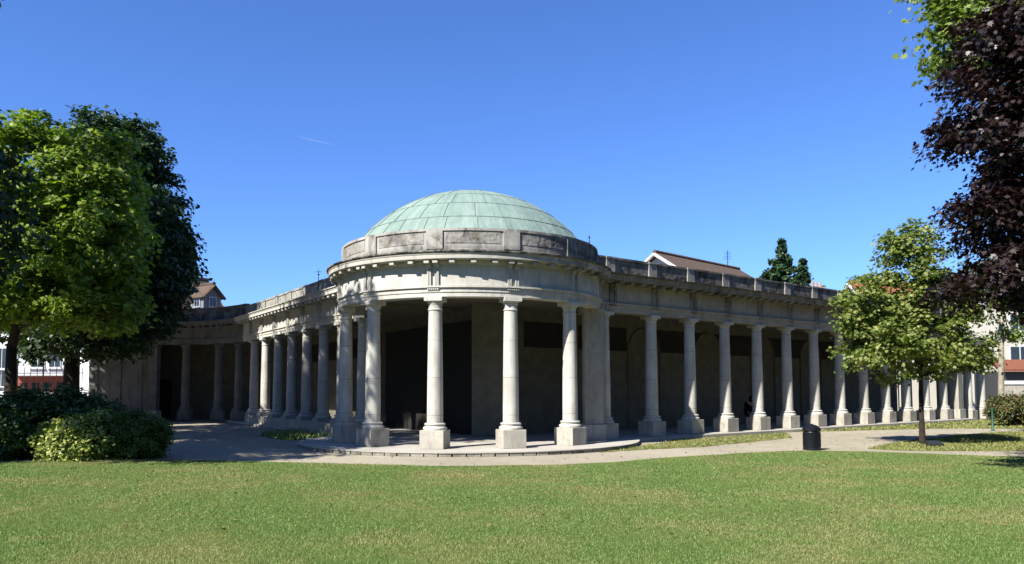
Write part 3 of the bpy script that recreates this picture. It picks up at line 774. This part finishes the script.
# unseen trees added all round the lawn to block light from the low sky
def added_trees():
    rg = np.random.default_rng(77); P = []; b = bmesh.new(); N_ = []
    spots = [(-34, -6, 13), (-27, -13, 11), (-20, -17, 12), (-12, -15, 12), (-4, -18, 13), (4, -14, 12), (12, -12, 13), (20, -8, 14), (27, -2, 14), (31, 5, 13), (33, 12, 14), (35, 20, 13), (40, 27, 12), (46, 35, 12),
             (-40, 2, 12), (-42, 14, 13), (-41, 24, 12), (-40, 34, 12), (23, 12, 12), (25, 19, 12), (29, 27, 12), (20, 4, 13), (-8, -26, 17), (10, -24, 18), (26, -18, 18), (38, -4, 17), (-24, -28, 17)]
    for x, y, h in spots:
        k = 1500; d = rg.normal(size=(k, 3)); d /= np.linalg.norm(d, axis=1, keepdims=True); q = .65 + .35 * rg.random((k, 1))
        r = np.array([4.9, 4.9, h * .42]); q *= 1 + .15 * np.sin(d[:, :1] * 6 + x) * np.cos(d[:, 2:] * 5 + y)
        P.append(np.array([x, y, h * .58]) + d * r * q); N_.append(d + rg.normal(size=d.shape) * .4)
        tube(b, [(x, y, 0), (x, y, h * .6)], [.3, .15], 8)
    root = thing('added_trees', (0, -14, 0), '', '')
    del_ = [root.pop(k) for k in ('label', 'category') if k in root.keys()]
    tag(root, 'unseen belt of dark trees added around the lawn to block sky light', None, None, 'stuff')
    leaf_mesh('crowns', np.concatenate(P), np.concatenate(N_), .85, M['leaf_dark'], 'rhomb', root); obj('trunks', b, M['bark_dark'], root)
added_trees()

# ------------------------------------------------------------------ grass
def inside(pts, poly):
    x, y = pts[:, 0], pts[:, 1]; res = np.zeros(len(pts), bool); n = len(poly); j = n - 1
    for i in range(n):
        xi, yi = poly[i]; xj, yj = poly[j]
        c = ((yi > y) != (yj > y)) & (x < (xj - xi) * (y - yi) / ((yj - yi) or 1e-9) + xi); res ^= c; j = i
    return res
def grass(name, poly, bounds, n, h, mat, label, nearbias=1.0, seed=1, width=.010, z0=.02):
    rg = np.random.default_rng(seed); x0, x1, y0, y1 = bounds
    u = rg.random(n) ** nearbias; Y = y0 + (y1 - y0) * u
    half = .70 * Y + 3.0 if nearbias != 1.0 else None
    X = rg.uniform(-1, 1, n) * half if half is not None else rg.uniform(x0, x1, n)
    p = np.stack([X, Y], 1); p = p[inside(p, poly)]; N = len(p)
    hh = h * rg.uniform(.5, 1.25, N) * (1.1 + .15 * np.sin(p[:, 0] * 1.3) * np.cos(p[:, 1] * 1.7)); a = rg.uniform(0, 2 * math.pi, N)
    wd = width * rg.uniform(.6, 1.4, N) * (1 + np.maximum(0, p[:, 1] - 8) * .06)
    base = np.column_stack([p, np.full(N, z0 - .01)])
    du = np.column_stack([np.cos(a), np.sin(a), np.zeros(N)]) * wd[:, None]
    ln = np.column_stack([rg.normal(size=(N, 2)) * .55 * hh[:, None], hh])
    V = np.stack([base - du, base + du, base + ln], 1)
    me = bpy.data.meshes.new(name); me.vertices.add(N * 3); me.vertices.foreach_set('co', V.astype(np.float32).ravel())
    me.loops.add(N * 3); me.loops.foreach_set('vertex_index', np.arange(N * 3, dtype=np.int32))
    me.polygons.add(N); me.polygons.foreach_set('loop_start', np.arange(0, N * 3, 3, dtype=np.int32)); me.polygons.foreach_set('loop_total', np.full(N, 3, np.int32))
    me.update(calc_edges=True); me.materials.append(M[mat])
    o = bpy.data.objects.new(name, me); C.objects.link(o); tag(o, label, 'grass', None, 'stuff'); return o
grass('grass', lawn_poly, (-14, 14, 6.0, 23.5), 900000, .029, 'grass', 'short green lawn grass with dry yellow patches in the foreground', 1.25, 31, .0055, .018)
grass('grass', isl, (10, 26, 22, 34), 60000, .06, 'grass_dry', 'dry grass around the young tree', 1.0, 32, .012, .012)
grass('grass', far, (8, 45, 26, 60), 60000, .08, 'grass_dry', 'grass between the gravel path and the right colonnade', 1.0, 33, .02, .012)
grass('grass', verge2, (1, 16, 22, 32), 16000, .05, 'grass_dry', 'thin weeds along the step of the right colonnade', 1.0, 34, .012, .01)
grass('weeds', lweed, (-13, -4, 27, 40), 6000, .18, 'grass', 'weeds growing at the foot of the left colonnade', 1.0, 35, .02, .01)

rg_ = np.random.default_rng(5); n_ = 1500
p_ = np.column_stack([rg_.uniform(-14, 22, n_), rg_.uniform(9, 34, n_), np.full(n_, .03)])
o = leaf_mesh('fallen_leaves', p_, np.tile([0, 0, 1.], (n_, 1)) + rg_.normal(size=(n_, 3)) * .25, .07, leafmat('dead_leaves', [(.16, .10, .04), (.30, .22, .09), (.10, .07, .035)], .1))
o['kind'] = 'stuff'; o['label'] = 'few dry leaves scattered on the lawn and the gravel'
t = NT('vapour'); dv = t.n('BsdfDiffuse'); tv = t.n('BsdfTranslucent'); xv = t.n('BsdfTransparent'); m1 = t.n('MixShader'); m2 = t.n('MixShader')
t.l(dv.outputs[0], m1.inputs[1]); t.l(tv.outputs[0], m1.inputs[2]); m2.inputs[0].default_value = .07; t.l(xv.outputs[0], m2.inputs[1]); t.l(m1.outputs[0], m2.inputs[2]); t.l(m2.outputs[0], t.out.inputs[0])
b = bmesh.new(); q0, q1 = (px(294, 6000), 6000, pz(133, 6000)), (px(331, 6000), 6000, pz(141.5, 6000))
tube(b, [q0, tuple(q0[i] * .5 + q1[i] * .5 for i in range(3)), q1], [2.5, 5, 1.5], 8)
tag(obj('vapour_trail', b, t.m, None, True), 'faint short white vapour trail in the blue sky left of the dome', 'vapour trail')

# ------------------------------------------------------------------ litter bin, ground plate, post
bx_, by_ = px(810, 22.9), 22.9
bn = thing('litter_bin', (bx_, by_, 0), 'black cylindrical litter bin on the edge of the lawn', 'litter bin')
b = bmesh.new(); lathe(b, [(.245, .0), (.26, .02), (.26, .06), (.245, .075), (.245, .50), (.25, .51), (.25, .53), (.245, .54)], (bx_, by_, 0), 32); obj('body', b, M['bin'], bn, True)
b = bmesh.new()
for i in range(28):
    a = 2 * math.pi * i / 28; box(b, (bx_ + .248 * math.cos(a), by_ + .248 * math.sin(a), .29), (.012, .03, .40), a)
obj('ribs', b, M['bin'], bn)
b = bmesh.new(); lathe(b, [(.24, .56), (.262, .57), (.262, .64), (.235, .66), (.19, .70), (.13, .735), (.05, .75), (.05, .77), (.01, .775)], (bx_, by_, 0), 32); obj('lid', b, M['bin'], bn, True)
b = bmesh.new(); lathe(b, [(.20, .54), (.20, .56)], (bx_, by_, 0), 24); obj('neck', b, M['bin'], bn)
x, y = gp(932, 448.5)
pt = thing('plaque', (x, y, 0), 'small dark slanted plaque on the ground beside the young tree', 'plaque')
b = bmesh.new(); vs = [b.verts.new(v) for v in ((x - .22, y - .12, .02), (x + .22, y - .12, .02), (x + .22, y + .12, .02), (x - .22, y + .12, .02), (x - .22, y - .12, .10), (x + .22, y - .12, .10), (x + .22, y + .12, .19), (x - .22, y + .12, .19))]
for f in ((3, 2, 1, 0), (4, 5, 6, 7), (0, 1, 5, 4), (1, 2, 6, 5), (2, 3, 7, 6), (3, 0, 4, 7)): b.faces.new([vs[i] for i in f])
bev(obj('plate', b, M['metal_plate'], pt), .008)
x, y = gp(990.5, 433)
gp_ = thing('post', (x, y, 0), 'slim dark green metal post at the lawn edge beside the hedge', 'post')
b = bmesh.new(); lathe(b, [(.055, 0), (.055, .08), (.042, .1), (.042, .92), (.055, .93), (.05, .98), (.01, 1.0)], (x, y, 0), 16); obj('shaft', b, M['green_post'], gp_, True)
b = bmesh.new(); lathe(b, [(.09, 0), (.09, .03)], (x, y, 0), 16); obj('foot', b, M['green_post'], gp_)

# finials on the roofs
def finial(x, y, z, h, label):
    o = thing('finial', (x, y, z), label, 'finial')
    b = bmesh.new(); tube(b, [(x, y, z - .3), (x, y, z + h)], [.02, .008], 6); obj('rod', b, M['iron'], o)
    b = bmesh.new(); box(b, (x, y, z + h * .72), (.22, .02, .02)); box(b, (x, y, z + h * .45), (.06, .06, .06)); obj('cross_bar', b, M['iron'], o)
x = px(317.5, 31.6); finial(x, 31.6, 6.4, .42, 'thin iron cross finial on the left colonnade parapet')
# dark pyramid roof behind the rotunda parapet
x = px(588, 30.5)
tr_ = thing('turret_roof', (x, 30.5, 5.8), 'small dark slate pyramid roof with a rod behind the dome parapet', 'roof')
b = bmesh.new(); vs = [b.verts.new((x + dx, 30.5 + dy, 5.8)) for dx, dy in ((-.75, -.6), (.5, -.6), (.5, .6), (-.75, .6))]; tp = [b.verts.new((x - .25, 30.5, 7.68)), b.verts.new((x + .12, 30.5, 7.72))]
b.faces.new(vs); b.faces.new((vs[0], vs[1], tp[1], tp[0])); b.faces.new((vs[2], vs[3], tp[0], tp[1])); b.faces.new((vs[1], vs[2], tp[1])); b.faces.new((vs[3], vs[0], tp[0])); obj('roof', b, M['slate'], tr_)
b = bmesh.new(); tube(b, [(x + .1, 30.5, 7.6), (x + .1, 30.5, 8.0)], [.02, .008], 6); lathe(b, [(.01, -.05), (.045, 0), (.01, .05)], (x + .1, 30.5, 7.9), 8); obj('rod', b, M['iron'], tr_)

# ------------------------------------------------------------------ houses beyond
def gable_house(name, c, w, d, zw, zr, rz, label, wall, roof, wins=(), over=.35, cat='house'):
    """ridge runs along local x; gables at +-x"""
    root = thing(name, (c[0], c[1], 0), label, cat)
    cs, sn = math.cos(rz), math.sin(rz)
    def L(x, y, z): return (c[0] + x * cs - y * sn, c[1] + x * sn + y * cs, z)
    b = bmesh.new(); vs = [b.verts.new(L(*p)) for p in ((-w/2, -d/2, 0), (w/2, -d/2, 0), (w/2, d/2, 0), (-w/2, d/2, 0), (-w/2, -d/2, zw), (w/2, -d/2, zw), (w/2, d/2, zw), (-w/2, d/2, zw), (-w/2, 0, zr - .1), (w/2, 0, zr - .1))]
    for f in ((3, 2, 1, 0), (0, 1, 5, 4), (2, 3, 7, 6), (1, 2, 6, 9, 5), (3, 0, 4, 8, 7)): b.faces.new([vs[i] for i in f])
    obj('wall', b, M[wall], root)
    sl_ = (zr - zw) / (d / 2); b = bmesh.new()
    for s in (-1, 1):
        e = [(-w/2 - over, 0, zr), (w/2 + over, 0, zr), (w/2 + over, s * (d/2 + over), zw - sl_ * over), (-w/2 - over, s * (d/2 + over), zw - sl_ * over)]
        a = [b.verts.new(L(*p)) for p in e]; q = [b.verts.new(L(p[0], p[1], p[2] + .14)) for p in e]
        b.faces.new(a); b.faces.new(q)
        for i in range(4): b.faces.new((a[i], a[(i+1) % 4], q[(i+1) % 4], q[i]))
    rf = obj('roof', b, M[roof], root)
    b = bmesh.new(); tube(b, [L(-w/2 - over, 0, zr + .15), L(w/2 + over, 0, zr + .15)], [.13, .13], 8); obj('ridge_tiles', b, M[roof], rf)
    for xx in (-w/2 - over - .02, w/2 + over + .02):
        for s in (-1, 1):
            b = bmesh.new(); tube(b, [L(xx, 0, zr), L(xx, s * (d/2 + over), zw - sl_ * over)], [.11, .11], 4)
            obj('barge_board', b, M['frame'], rf)
    for (x, z, ww, hh, side) in wins:
        b = bmesh.new(); yy = -d/2 - .03
        if side == 'f': box(b, L(x, yy, z), (ww, .08, hh), rz)
        else: box(b, L((-w/2 - .03) if side == 'l' else (w/2 + .03), x, z), (.08, ww, hh), rz)
        f = obj('window', b, M['frame'], root)
        b = bmesh.new()
        for k in (-1, 1):
            if side == 'f': box(b, L(x + k * ww * .23, yy - .03, z), (ww * .38, .06, hh * .84), rz)
            else: box(b, L((-w/2 - .06) if side == 'l' else (w/2 + .06), x + k * ww * .23, z), (.06, ww * .38, hh * .84), rz)
        obj('pane', b, M['glass'], f)
    return root, L
# brown-roofed house behind the right wing
Zh = 47.0
hx, hx2 = px(656, Zh), px(741, Zh + 7)
ang = math.atan2(7, hx2 - hx)
mid = ((hx + hx2) / 2, Zh + 3.5); Lh = math.hypot(hx2 - hx, 7)
zr = pz(254.5, Zh)
hb, Lf = gable_house('house', mid, Lh - .7, 7.0, zr - 2.3, zr, ang, 'house with brown tiled roof and white gable behind the right colonnade', 'white_render', 'tiles', [(0, zr - 1.5, .5, .7, 'l')])
b = bmesh.new(); bp = Lf(Lh / 2 - 1.5, 0, zr)
tube(b, [bp, (bp[0], bp[1], zr + 1.3)], [.03, .02], 6)
for k in range(4): tube(b, [(bp[0] - .3 + .04 * k, bp[1], zr + .7 + .15 * k), (bp[0] + .3 - .04 * k, bp[1], zr + .7 + .15 * k)], [.015, .015], 4)
obj('aerial', b, M['iron'], hb)
# orange-roofed building glimpsed through the young tree
gable_house('house', (px(905, 62), 64, 0), 7, 7, 7.2, pz(283, 62), R(10), 'orange-roofed house glimpsed through the young tree', 'cream_render', 'tiles_pale')
# left house with dormer
Zd = 60
lh, Lf = gable_house('house', (px(140, Zd), Zd + 3, 0), 9.0, 8, 6.6, pz(268, Zd), R(62), 'house with steep brown roof and small dormer behind the left portico', 'white_render', 'tiles')
dxm = px(205, 58); zt = pz(286.5, 58); ze = pz(297, 58)
dm, Ld = gable_house('dormer', (dxm - .05, 58), 1.7, 1.45, ze + .05, zt, R(-35), 'small gabled dormer with brown tiles and dark window above the left portico', 'dormer_wall', 'tiles', [(0, ze - .45, .6, .8, 'r'), (.1, ze - .45, .7, .8, 'f')], .22)
for c in bpy.data.objects:
    if c.name.startswith('barge_board') and c.parent and c.parent.parent == dm: c.data.materials.clear(); c.data.materials.append(M['tiles'])
b = bmesh.new(); q = Ld(1.0, 0, zt); tube(b, [q, (q[0], q[1], zt + .5)], [.03, .01], 5); obj('finial_rod', b, M['iron'], dm)
# white block far left
def block(name, x0, x1, y0, y1, z1, label, wall, wins, cat='building', roof=None):
    root = thing(name, ((x0 + x1) / 2, (y0 + y1) / 2, 0), label, cat)
    b = bmesh.new(); prism(b, [(x0, y0), (x1, y0), (x1, y1), (x0, y1)], 0, z1); obj('wall', b, M[wall], root)
    b = bmesh.new(); prism(b, [(x0 - .25, y0 - .25), (x1 + .25, y0 - .25), (x1 + .25, y1 + .25), (x0 - .25, y1 + .25)], z1 + .003, z1 + .25); obj('roof', b, M[roof or 'roofing'], root)
    for x, z, ww, hh in wins:
        b = bmesh.new(); box(b, (x, y0 - .02, z), (ww, .12, hh)); f = obj('window', b, M['frame'], root)
        b = bmesh.new()
        for k in (-1, 1): box(b, (x + k * ww * .235, y0 - .075, z), (ww * .40, .06, hh * .88))
        obj('pane', b, M['glass'], f)
        b = bmesh.new(); box(b, (x, y0 - .09, z - hh / 2 - .06), (ww + .2, .2, .08)); obj('sill', b, M['frame'], f)
    return root
Zw = 70
block('apartment_building', px(-70, Zw), px(66, Zw), Zw, Zw + 10, pz(330, Zw), 'white two-storey building behind the railings at the far left', 'white_render',
      [(px(2, Zw), pz(358, Zw), 1.3, 2.0), (px(38, Zw), pz(357, Zw), 1.3, 2.0), (px(2, Zw), pz(378, Zw), 1.3, 1.6), (px(55, Zw), pz(357, Zw), 1.1, 2.0)])
Zs = 66
o = thing('shop_front', (px(45, Zs), Zs, 0), 'orange-red shop awning and wall beneath the white building', 'shop front')
b = bmesh.new(); box(b, (px(52, Zs), Zs, 1.55), (px(85, Zs) - px(20, Zs), .5, 3.1)); obj('wall', b, M['redwall'], o)
b = bmesh.new(); box(b, (px(52, Zs), Zs - .6, 3.2), (px(85, Zs) - px(20, Zs), 1.4, .16)); obj('awning', b, M['frame'], o)
for k in range(5):
    b = bmesh.new(); box(b, (px(26 + 12 * k, Zs), Zs - .28, 1.5), (.55, .1, 2.0)); obj('opening', b, M['dark'], o)
# parked cars behind the railings
def car(x, y, L_, H_, paint, label):
    root = thing('parked_car', (x, y, 0), label, 'car', 'cars parked behind the railings')
    b = bmesh.new()
    side = [(-L_/2, .25), (-L_/2, .75), (-L_*.46, .9), (-L_*.30, .97), (-L_*.18, H_ - .05), (-L_*.05, H_), (L_*.25, H_), (L_*.38, H_ - .15), (L_*.46, 1.0), (L_/2, .85), (L_/2, .25)]
    a = [b.verts.new((x + s, y - .85, z)) for s, z in side]; q = [b.verts.new((x + s, y + .85, z)) for s, z in side]
    b.faces.new(a); b.faces.new(list(reversed(q))); m = len(side)
    for i in range(m): b.faces.new((a[i], a[(i+1) % m], q[(i+1) % m], q[i]))
    bev(obj('body', b, M[paint], root), .06, 3)
    b = bmesh.new(); g = [(-L_*.25, .99), (-L_*.165, H_ - .12), (L_*.24, H_ - .1), (L_*.36, 1.0)]
    a = [b.verts.new((x + s, y - .87, z)) for s, z in g]; q = [b.verts.new((x + s, y + .87, z)) for s, z in g]
    b.faces.new(a); b.faces.new(list(reversed(q)))
    for i in range(4): b.faces.new((a[i], a[(i+1) % 4], q[(i+1) % 4], q[i]))
    obj('windows', b, M['glass'], root)
    for s in (-1, 1):
        for t in (-1, 1):
            b = bmesh.new(); cx, cy = x + s * L_ * .31, y + t * .78
            ring_ = lambda r, yy: [b.verts.new((cx + r * math.cos(2*math.pi*i/20), yy, .32 + r * math.sin(2*math.pi*i/20))) for i in range(20)]
            p_, q_ = ring_(.32, cy - .11), ring_(.32, cy + .11); b.faces.new(p_); b.faces.new(list(reversed(q_)))
            for i in range(20): b.faces.new((p_[i], p_[(i+1)%20], q_[(i+1)%20], q_[i]))
            obj('wheel', b, M['tyre'], root)
car(px(27, 54), 54, 4.2, 1.75, 'silver', 'silver car parked behind the railings, nearer the left trunk')
car(px(60, 56), 56, 4.0, 1.6, 'dark_car', 'dark car parked behind the railings beside the silver one')
# railings
Zr = 50
rl = thing('railing_fence', (px(30, Zr), Zr, 0), 'tall black iron railings in front of the parked cars', 'fence')
b = bmesh.new(); x0, x1 = px(-40, Zr), px(86, Zr)
nb = int((x1 - x0) / .42)
for i in range(nb + 1):
    x = x0 + i * .42; tube(b, [(x, Zr, 0), (x, Zr, pz(369, Zr)), (x, Zr, pz(366, Zr))], [.022, .022, .004], 4)
obj('bars', b, M['iron'], rl)
b = bmesh.new()
for z in (.25, 2.0, pz(373, Zr)): box(b, ((x0 + x1) / 2, Zr, z), (x1 - x0, .05, .05))
obj('rails', b, M['iron'], rl)
def lamp(xp, Z, yt, label):
    x = px(xp, Z); zt = pz(yt, Z); root = thing('street_lamp', (x, Z, 0), label, 'street lamp', 'lamps by the railings')
    b = bmesh.new(); lathe(b, [(.14, 0), (.14, .4), (.07, .5), (.05, 1.5), (.04, zt - .7), (.07, zt - .68), (.03, zt - .6)], (x, Z, 0), 10); obj('pole', b, M['iron'], root)
    b = bmesh.new(); lathe(b, [(.10, zt - .6), (.19, zt - .2)], (x, Z, 0), 6); obj('lantern', b, M['frame'], root)
    b = bmesh.new(); lathe(b, [(.22, zt - .195), (.06, zt - .02), (.02, zt + .08)], (x, Z, 0), 6); obj('cap', b, M['iron'], root)
lamp(17.5, 48, 349, 'black lantern street lamp against the white building, left one')
lamp(43.5, 46, 346, 'dark lantern street lamp nearer the thick trunk')
# right-hand buildings
Zb = 66
block('apartment_building', px(1006, Zb), px(1130, Zb), Zb, Zb + 10, pz(300, Zb), 'cream building with white-framed windows behind the hedge at the right', 'cream_render',
      [(px(1020, Zb), pz(357, Zb), 1.8, 1.5), (px(1020, Zb), pz(325, Zb), 1.6, 1.5)])
Zb = 58
o = thing('outbuilding', (px(1030, Zb), Zb, 0), 'low outbuilding with red roof below the cream building at the right', 'outbuilding')
xa, xb = px(1003, Zb), px(1090, Zb)
b = bmesh.new(); prism(b, [(xa + .2, Zb), (xb, Zb), (xb, Zb + 4), (xa + .2, Zb + 4)], 0, pz(374, Zb)); obj('wall', b, M['slate'], o)
b = bmesh.new(); e = [(xa - .2, Zb - .5, pz(374, Zb)), (xb, Zb - .5, pz(374, Zb)), (xb, Zb + 4, pz(362, Zb)), (xa + 1.0, Zb + 4, pz(362, Zb))]
a = [b.verts.new(p) for p in e]; q = [b.verts.new((p[0], p[1], p[2] + .15)) for p in e]; b.faces.new(a); b.faces.new(q)
for i in range(4): b.faces.new((a[i], a[(i+1) % 4], q[(i+1) % 4], q[i]))
obj('roof', b, M['tiles_red'], o)
b = bmesh.new(); box(b, (px(1018, Zb), Zb - .08, pz(385, Zb)), (2.2, .2, .28)); obj('window_sill', b, M['frame'], o)
b = bmesh.new(); prism(b, [(xa, Zb - .15), (xb, Zb - .15), (xb, Zb - .02), (xa, Zb - .02)], 0, pz(388, Zb)); obj('low_wall', b, M['wing'], o)
# pale plane trunk
tree('plane_tree', (px(999, 46), 46), .17, 7.0,
     [((px(1012, 46), 46, 8.0), (2.6, 2.4, 2.6)), ((px(1020, 46), 46, 5.3), (1.4, 1.2, .9))], 160, 40, .6, .2, 'leaf_pale', 'bark_pale', 'tree with a pale mottled trunk beyond the colonnade end', seed=41, lean=(.3, 0))
# chimney pot roof bit
x = px(818.5, 52)
o = thing('chimney', (x, 52, 0), 'small terracotta-topped chimney just above the right parapet', 'chimney')
zc = pz(292, 52)
b = bmesh.new(); box(b, (x, 52, zc - 2.4), (.9, .6, 5.2)); obj('stack', b, M['terracotta'], o)
for k in (-1, 0, 1):
    b = bmesh.new(); lathe(b, [(.09, zc + .2), (.07, zc + .55 + .12 * (k == -1))], (x + k * .26, 52, 0), 10); obj('chimney_pot', b, M['terracotta'], o)

# conifers behind right wing
def conifer(xp, Z, ytop, wid, label, seed):
    x = px(xp, Z); zt = pz(ytop, Z); root = thing('conifer', (x, Z, 0), label, 'tree', 'conifers behind the right colonnade')
    rg = np.random.default_rng(seed); b = bmesh.new(); tube(b, [(x, Z, 0), (x, Z, zt * .5), (x, Z, zt)], [.3, .2, .03], 8); obj('trunk', b, M['bark_dark'], root)
    P = []; D = []
    z = 1.5
    while z < zt - .2:
        u = 1 - (z / zt); rad = wid * (u ** 1.2) * rg.uniform(.6, 1.3); nb_ = 9
        for k in range(nb_):
            a = rg.uniform(0, 2 * math.pi); rr = rad * rg.uniform(.65, 1.15); n_ = int(70 + 120 * rr)
            t = rg.random(n_) ** .7
            pp = np.column_stack([x + np.cos(a) * rr * t, Z + np.sin(a) * rr * t, z + .35 * rr * (t - .5) * rg.uniform(.2, 1.3) + 0 * t]) + rg.normal(size=(n_, 3)) * np.array([.10, .10, .10])
            P.append(pp); D.append(np.tile([math.cos(a), math.sin(a), .4], (n_, 1)))
        z += rg.uniform(.28, .5)
    P = np.concatenate(P); D = np.concatenate(D)
    leaf_mesh('crown', P, RNG.normal(size=P.shape) * .8 + np.array([0, 0, .5]), .22, M['needles'], 'rhomb', root, D)
conifer(785, 58, 239, 7.6, 'taller pointed conifer rising above the right parapet', 51)
conifer(805, 56, 259, 6.6, 'shorter conifer to the right of the taller one above the parapet', 52)

# ------------------------------------------------------------------ person leaning in the gallery
def person():
    v = P0 + DR_ * (3.62 * SP) - NR * 1.5; x, y = v.x, v.y
    x = px(748, y)
    root = thing('person', (x, y, PLAT), 'person in black coat and dark blue trousers stooping in the right colonnade', 'person')
    z = PLAT
    sk = dict(pelvis=(0, 0, .74), belly=(.02, -.03, .90), chest=(.05, -.10, 1.08), neck=(.06, -.19, 1.17), head=(.06, -.25, 1.26),
              hl=(-.09, 0, .72), kl=(-.11, -.10, .42), al=(-.12, .02, .08), fl=(-.12, -.12, .04),
              hr=(.09, 0, .72), kr=(.12, -.06, .42), ar=(.13, .04, .08), fr=(.13, -.10, .04),
              sl=(-.14, -.11, 1.08), el=(-.21, -.20, .86), wl=(-.13, -.33, .72), gl=(-.11, -.37, .66),
              sr=(.23, -.11, 1.08), er=(.29, -.20, .86), wr=(.20, -.33, .72), gr=(.18, -.37, .66))
    rad = dict(pelvis=.14, belly=.13, chest=.15, neck=.055, head=.095, hl=.09, kl=.06, al=.042, fl=.035, hr=.09, kr=.06, ar=.042, fr=.035,
               sl=.07, el=.048, wl=.032, gl=.03, sr=.07, er=.048, wr=.032, gr=.03)
    ed = [('pelvis', 'belly'), ('belly', 'chest'), ('chest', 'neck'), ('neck', 'head'), ('pelvis', 'hl'), ('hl', 'kl'), ('kl', 'al'), ('al', 'fl'),
          ('pelvis', 'hr'), ('hr', 'kr'), ('kr', 'ar'), ('ar', 'fr'), ('chest', 'sl'), ('sl', 'el'), ('el', 'wl'), ('wl', 'gl'), ('chest', 'sr'), ('sr', 'er'), ('er', 'wr'), ('wr', 'gr')]
    def grow(name, keys, k, mat, lv=2):
        ks = list(keys); ix = {q: i for i, q in enumerate(ks)}
        me = bpy.data.meshes.new(name); me.from_pydata([Vector(sk[q]) for q in ks], [(ix[a], ix[c]) for a, c in ed if a in ix and c in ix], [])
        o = bpy.data.objects.new(name, me); C.objects.link(o); o.parent = root
        m = o.modifiers.new('skin', 'SKIN'); 
        for i, q in enumerate(ks): 
            me.skin_vertices[0].data[i].radius = (rad[q] * k, rad[q] * k); me.skin_vertices[0].data[i].use_root = (i == 0)
        sb = o.modifiers.new('sub', 'SUBSURF'); sb.levels = lv; sb.render_levels = lv; me.materials.append(M[mat]); return o
    import bpy as _b
    def mk(name, keys, k, mat):
        me_o = None
        return grow(name, keys, k, mat)
    # skin_vertices layer appears only once a skin modifier is added
    mk('body', list(sk), .96, 'skin')
    mk('coat', ['chest', 'belly', 'pelvis', 'hl', 'hr', 'sl', 'el', 'wl', 'sr', 'er', 'wr'], 1.22, 'jacket')
    mk('trousers', ['pelvis', 'hl', 'kl', 'al', 'hr', 'kr', 'ar'], 1.15, 'jeans')
    b = bmesh.new(); lathe(b, [(.02, .13), (.08, .11), (.118, .04), (.125, -.02), (.115, -.08), (.07, -.13), (.02, -.14)], (.06, -.235, 1.275), 16); obj('hood', b, M['jacket'], root, True, False)
    for s in (-1, 1):
        b = bmesh.new(); box(b, (.125 * s, -.05, .04), (.10, .27, .08), 0, .8); bev(obj('shoe', b, M['jacket'], root, False, False), .02)
    for s in (-1, 1):
        wx = -.11 if s < 0 else .18
        b = bmesh.new()
        for f in range(5):
            tube(b, [(wx + (f - 2) * .017, -.37, .655), (wx + (f - 2) * .019, -.385, .625), (wx + (f - 2) * .018, -.378, .60 + .01 * abs(f - 2))], [.009, .008, .006], 5)
        obj('fingers', b, M['skin'], root, False, False)
person()
